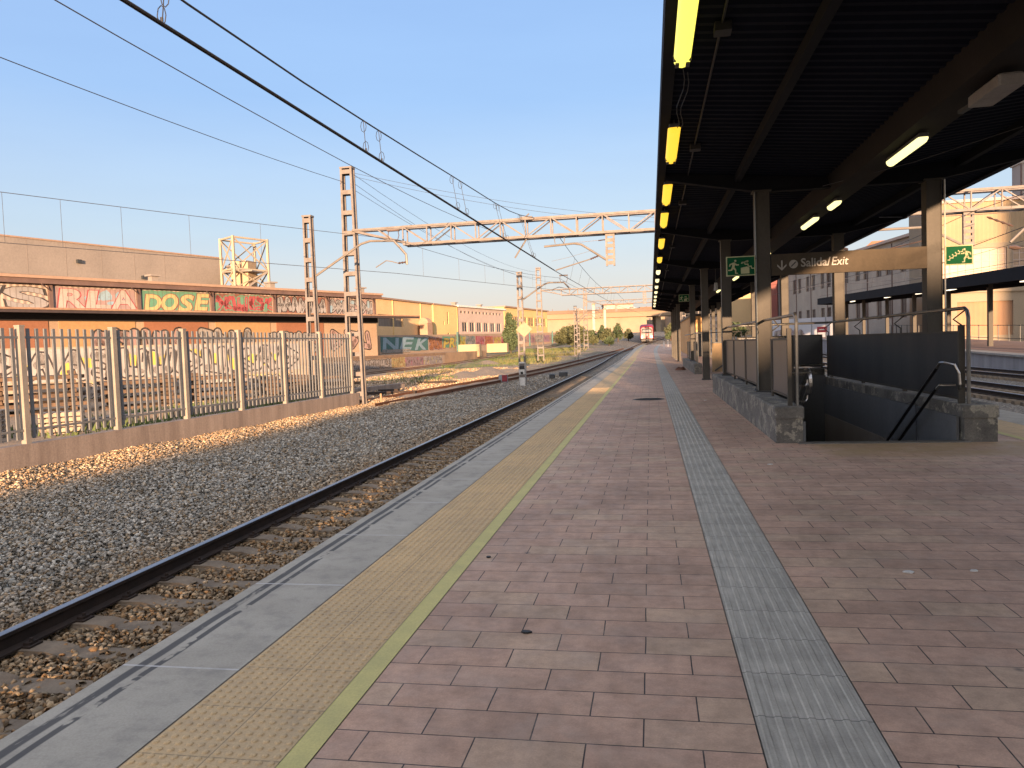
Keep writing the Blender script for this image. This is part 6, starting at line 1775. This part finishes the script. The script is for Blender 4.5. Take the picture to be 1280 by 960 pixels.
# ================================================================== BEHIND THE CAMERA: unseen blocks added to shade platform and facades
t=thing('platform_shade_block','long station building behind the viewpoint across the right-hand tracks','building',(40,-200,0))  # added out of view, sized to shade columns and paving
mb=MB(); mb.box(24,60,-420,-111,-1,12.0); mb.build('wall',stonewall,t); mb=MB(); mb.box(24.0,60.3,-420.3,-110.7,12.0,12.2); mb.build('roof',tilem,t)
t=thing('facade_shade_block','tall city block behind the viewpoint','building',(90,-160,0))  # unseen, added so its shadow covers the right part of the ribbed facade
mb=MB(); mb.box(76,125,-150,-130,-1,34); mb.build('wall',stonewall,t)
t=thing('tower_shade_block','taller city tower behind the viewpoint','building',(105,-165,0))  # unseen, added to shade the upper part of the grey tower
mb=MB(); mb.box(92,125,-172,-155,-1,54); mb.build('wall',palegrey,t)
t=thing('near_shade_box','ticket kiosk standing on the platform behind the viewpoint','kiosk',(3.2,-7,0))  # added out of view to keep low sun off the near paving
mb=MB(); mb.bbox(-1.0,1.9,-9.5,-5.0,.0,2.1,.03); mb.build('body',panelgrey,t); mb=MB(); mb.box(-1.1,1.95,-9.7,-4.8,2.1,2.2); mb.build('roof',darksteel,t)
t=thing('near_shade_box_right','waiting shelter standing on the platform behind the viewpoint','shelter',(3.2,-7,0))  # second unseen box, added to carry that shade further right
mb=MB(); mb.bbox(1.96,4.8,-8.5,-5.0,.0,2.25,.03); mb.build('body',panelgrey,t)

# ================================================================== CAMERA, SKY, SUN
cam=bpy.data.cameras.new('camera'); co=bpy.data.objects.new('camera',cam); COL.objects.link(co)
cam.sensor_width=36; cam.lens=36*961/1280.0; cam.clip_end=5000; cam.clip_start=.05
Rw=Matrix(((0.98360582,-0.02572156,-0.17848808),(0.17691242,-0.0541986,0.98273318),(-0.03495123,-0.99819883,-0.0487596)))
xc=Vector((Rw[0][0],Rw[1][0],Rw[2][0])); yc=-Vector((Rw[0][1],Rw[1][1],Rw[2][1])); zc=-Vector((Rw[0][2],Rw[1][2],Rw[2][2]))
co.matrix_world=Matrix(((xc.x,yc.x,zc.x,0),(xc.y,yc.y,zc.y,0),(xc.z,yc.z,zc.z,1.5),(0,0,0,1)))
SC.camera=co
TH=R(9.0); EL=R(4.35)
sd=Vector((math.sin(TH)*math.cos(EL),-math.cos(TH)*math.cos(EL),math.sin(EL)))   # towards the sun
sun=bpy.data.lights.new('sun','SUN'); so=bpy.data.objects.new('sun',sun); COL.objects.link(so)
sun.energy=SUN_E; sun.angle=R(.5); sun.color=SUN_C
so.rotation_euler=sd.to_track_quat('Z','Y').to_euler()
w=bpy.data.worlds.new('World'); SC.world=w; w.use_nodes=True
nt=w.node_tree; bg=nt.nodes['Background']
sky=nt.nodes.new('ShaderNodeTexSky'); sky.sky_type='NISHITA'; sky.sun_disc=False
sky.sun_elevation=EL; sky.sun_rotation=math.pi-TH
sky.air_density=AIR; sky.dust_density=DUST; sky.ozone_density=OZ; sky.altitude=0
hs=nt.nodes.new('ShaderNodeHueSaturation'); hs.inputs['Saturation'].default_value=.62; nt.links.new(sky.outputs[0],hs.inputs['Color'])
tc=nt.nodes.new('ShaderNodeTexCoord'); sp_=nt.nodes.new('ShaderNodeSeparateXYZ'); nt.links.new(tc.outputs['Generated'],sp_.inputs[0])
gr=ramp(nt,sp_.outputs[2],[(0.0,(.54,.44,.44)),(.06,(.53,.46,.49)),(.15,(.40,.50,.65)),(.30,(.22,.41,.76)),(.46,(.20,.39,.78)),(.72,(.56,.62,.78))])
mx=mixc(nt,SKYMIX,hs.outputs[0],gr)
dp=nt.nodes.new('ShaderNodeVectorMath'); dp.operation='DOT_PRODUCT'; nt.links.new(tc.outputs['Generated'],dp.inputs[0]); dp.inputs[1].default_value=tuple(sd)
gl=math_(nt,'POWER',math_(nt,'MAXIMUM',math_(nt,'ADD',math_(nt,'MULTIPLY',dp.outputs['Value'],.5),.5),0.0),GLOWP)
gc=mixc(nt,1.0,gl,GLOWC,'MULTIPLY')
mx=mixc(nt,1.0,mx,gc,'ADD')
mp_=nt.nodes.new('ShaderNodeMapping'); mp_.inputs['Scale'].default_value=(1.6,1.6,9); nt.links.new(tc.outputs['Generated'],mp_.inputs[0])
hz=ramp(nt,noise(nt,1.3,5,.55,mp_.outputs[0]),[(.3,(.965,.97,.98)),(.7,(1.035,1.03,1.02))])
mx=mixc(nt,1.0,mx,hz,'MULTIPLY')
nt.links.new(mx,bg.inputs[0]); bg.inputs[1].default_value=SKY_S
SC.view_settings.view_transform='Standard'; SC.view_settings.look='None'; SC.view_settings.gamma=1
SC.view_settings.exposure=EXPO
SC.view_settings.use_curve_mapping=False
SC.render.engine='CYCLES'
SC.render.resolution_x=1024; SC.render.resolution_y=768
SC.cycles.max_bounces=6; SC.cycles.diffuse_bounces=4
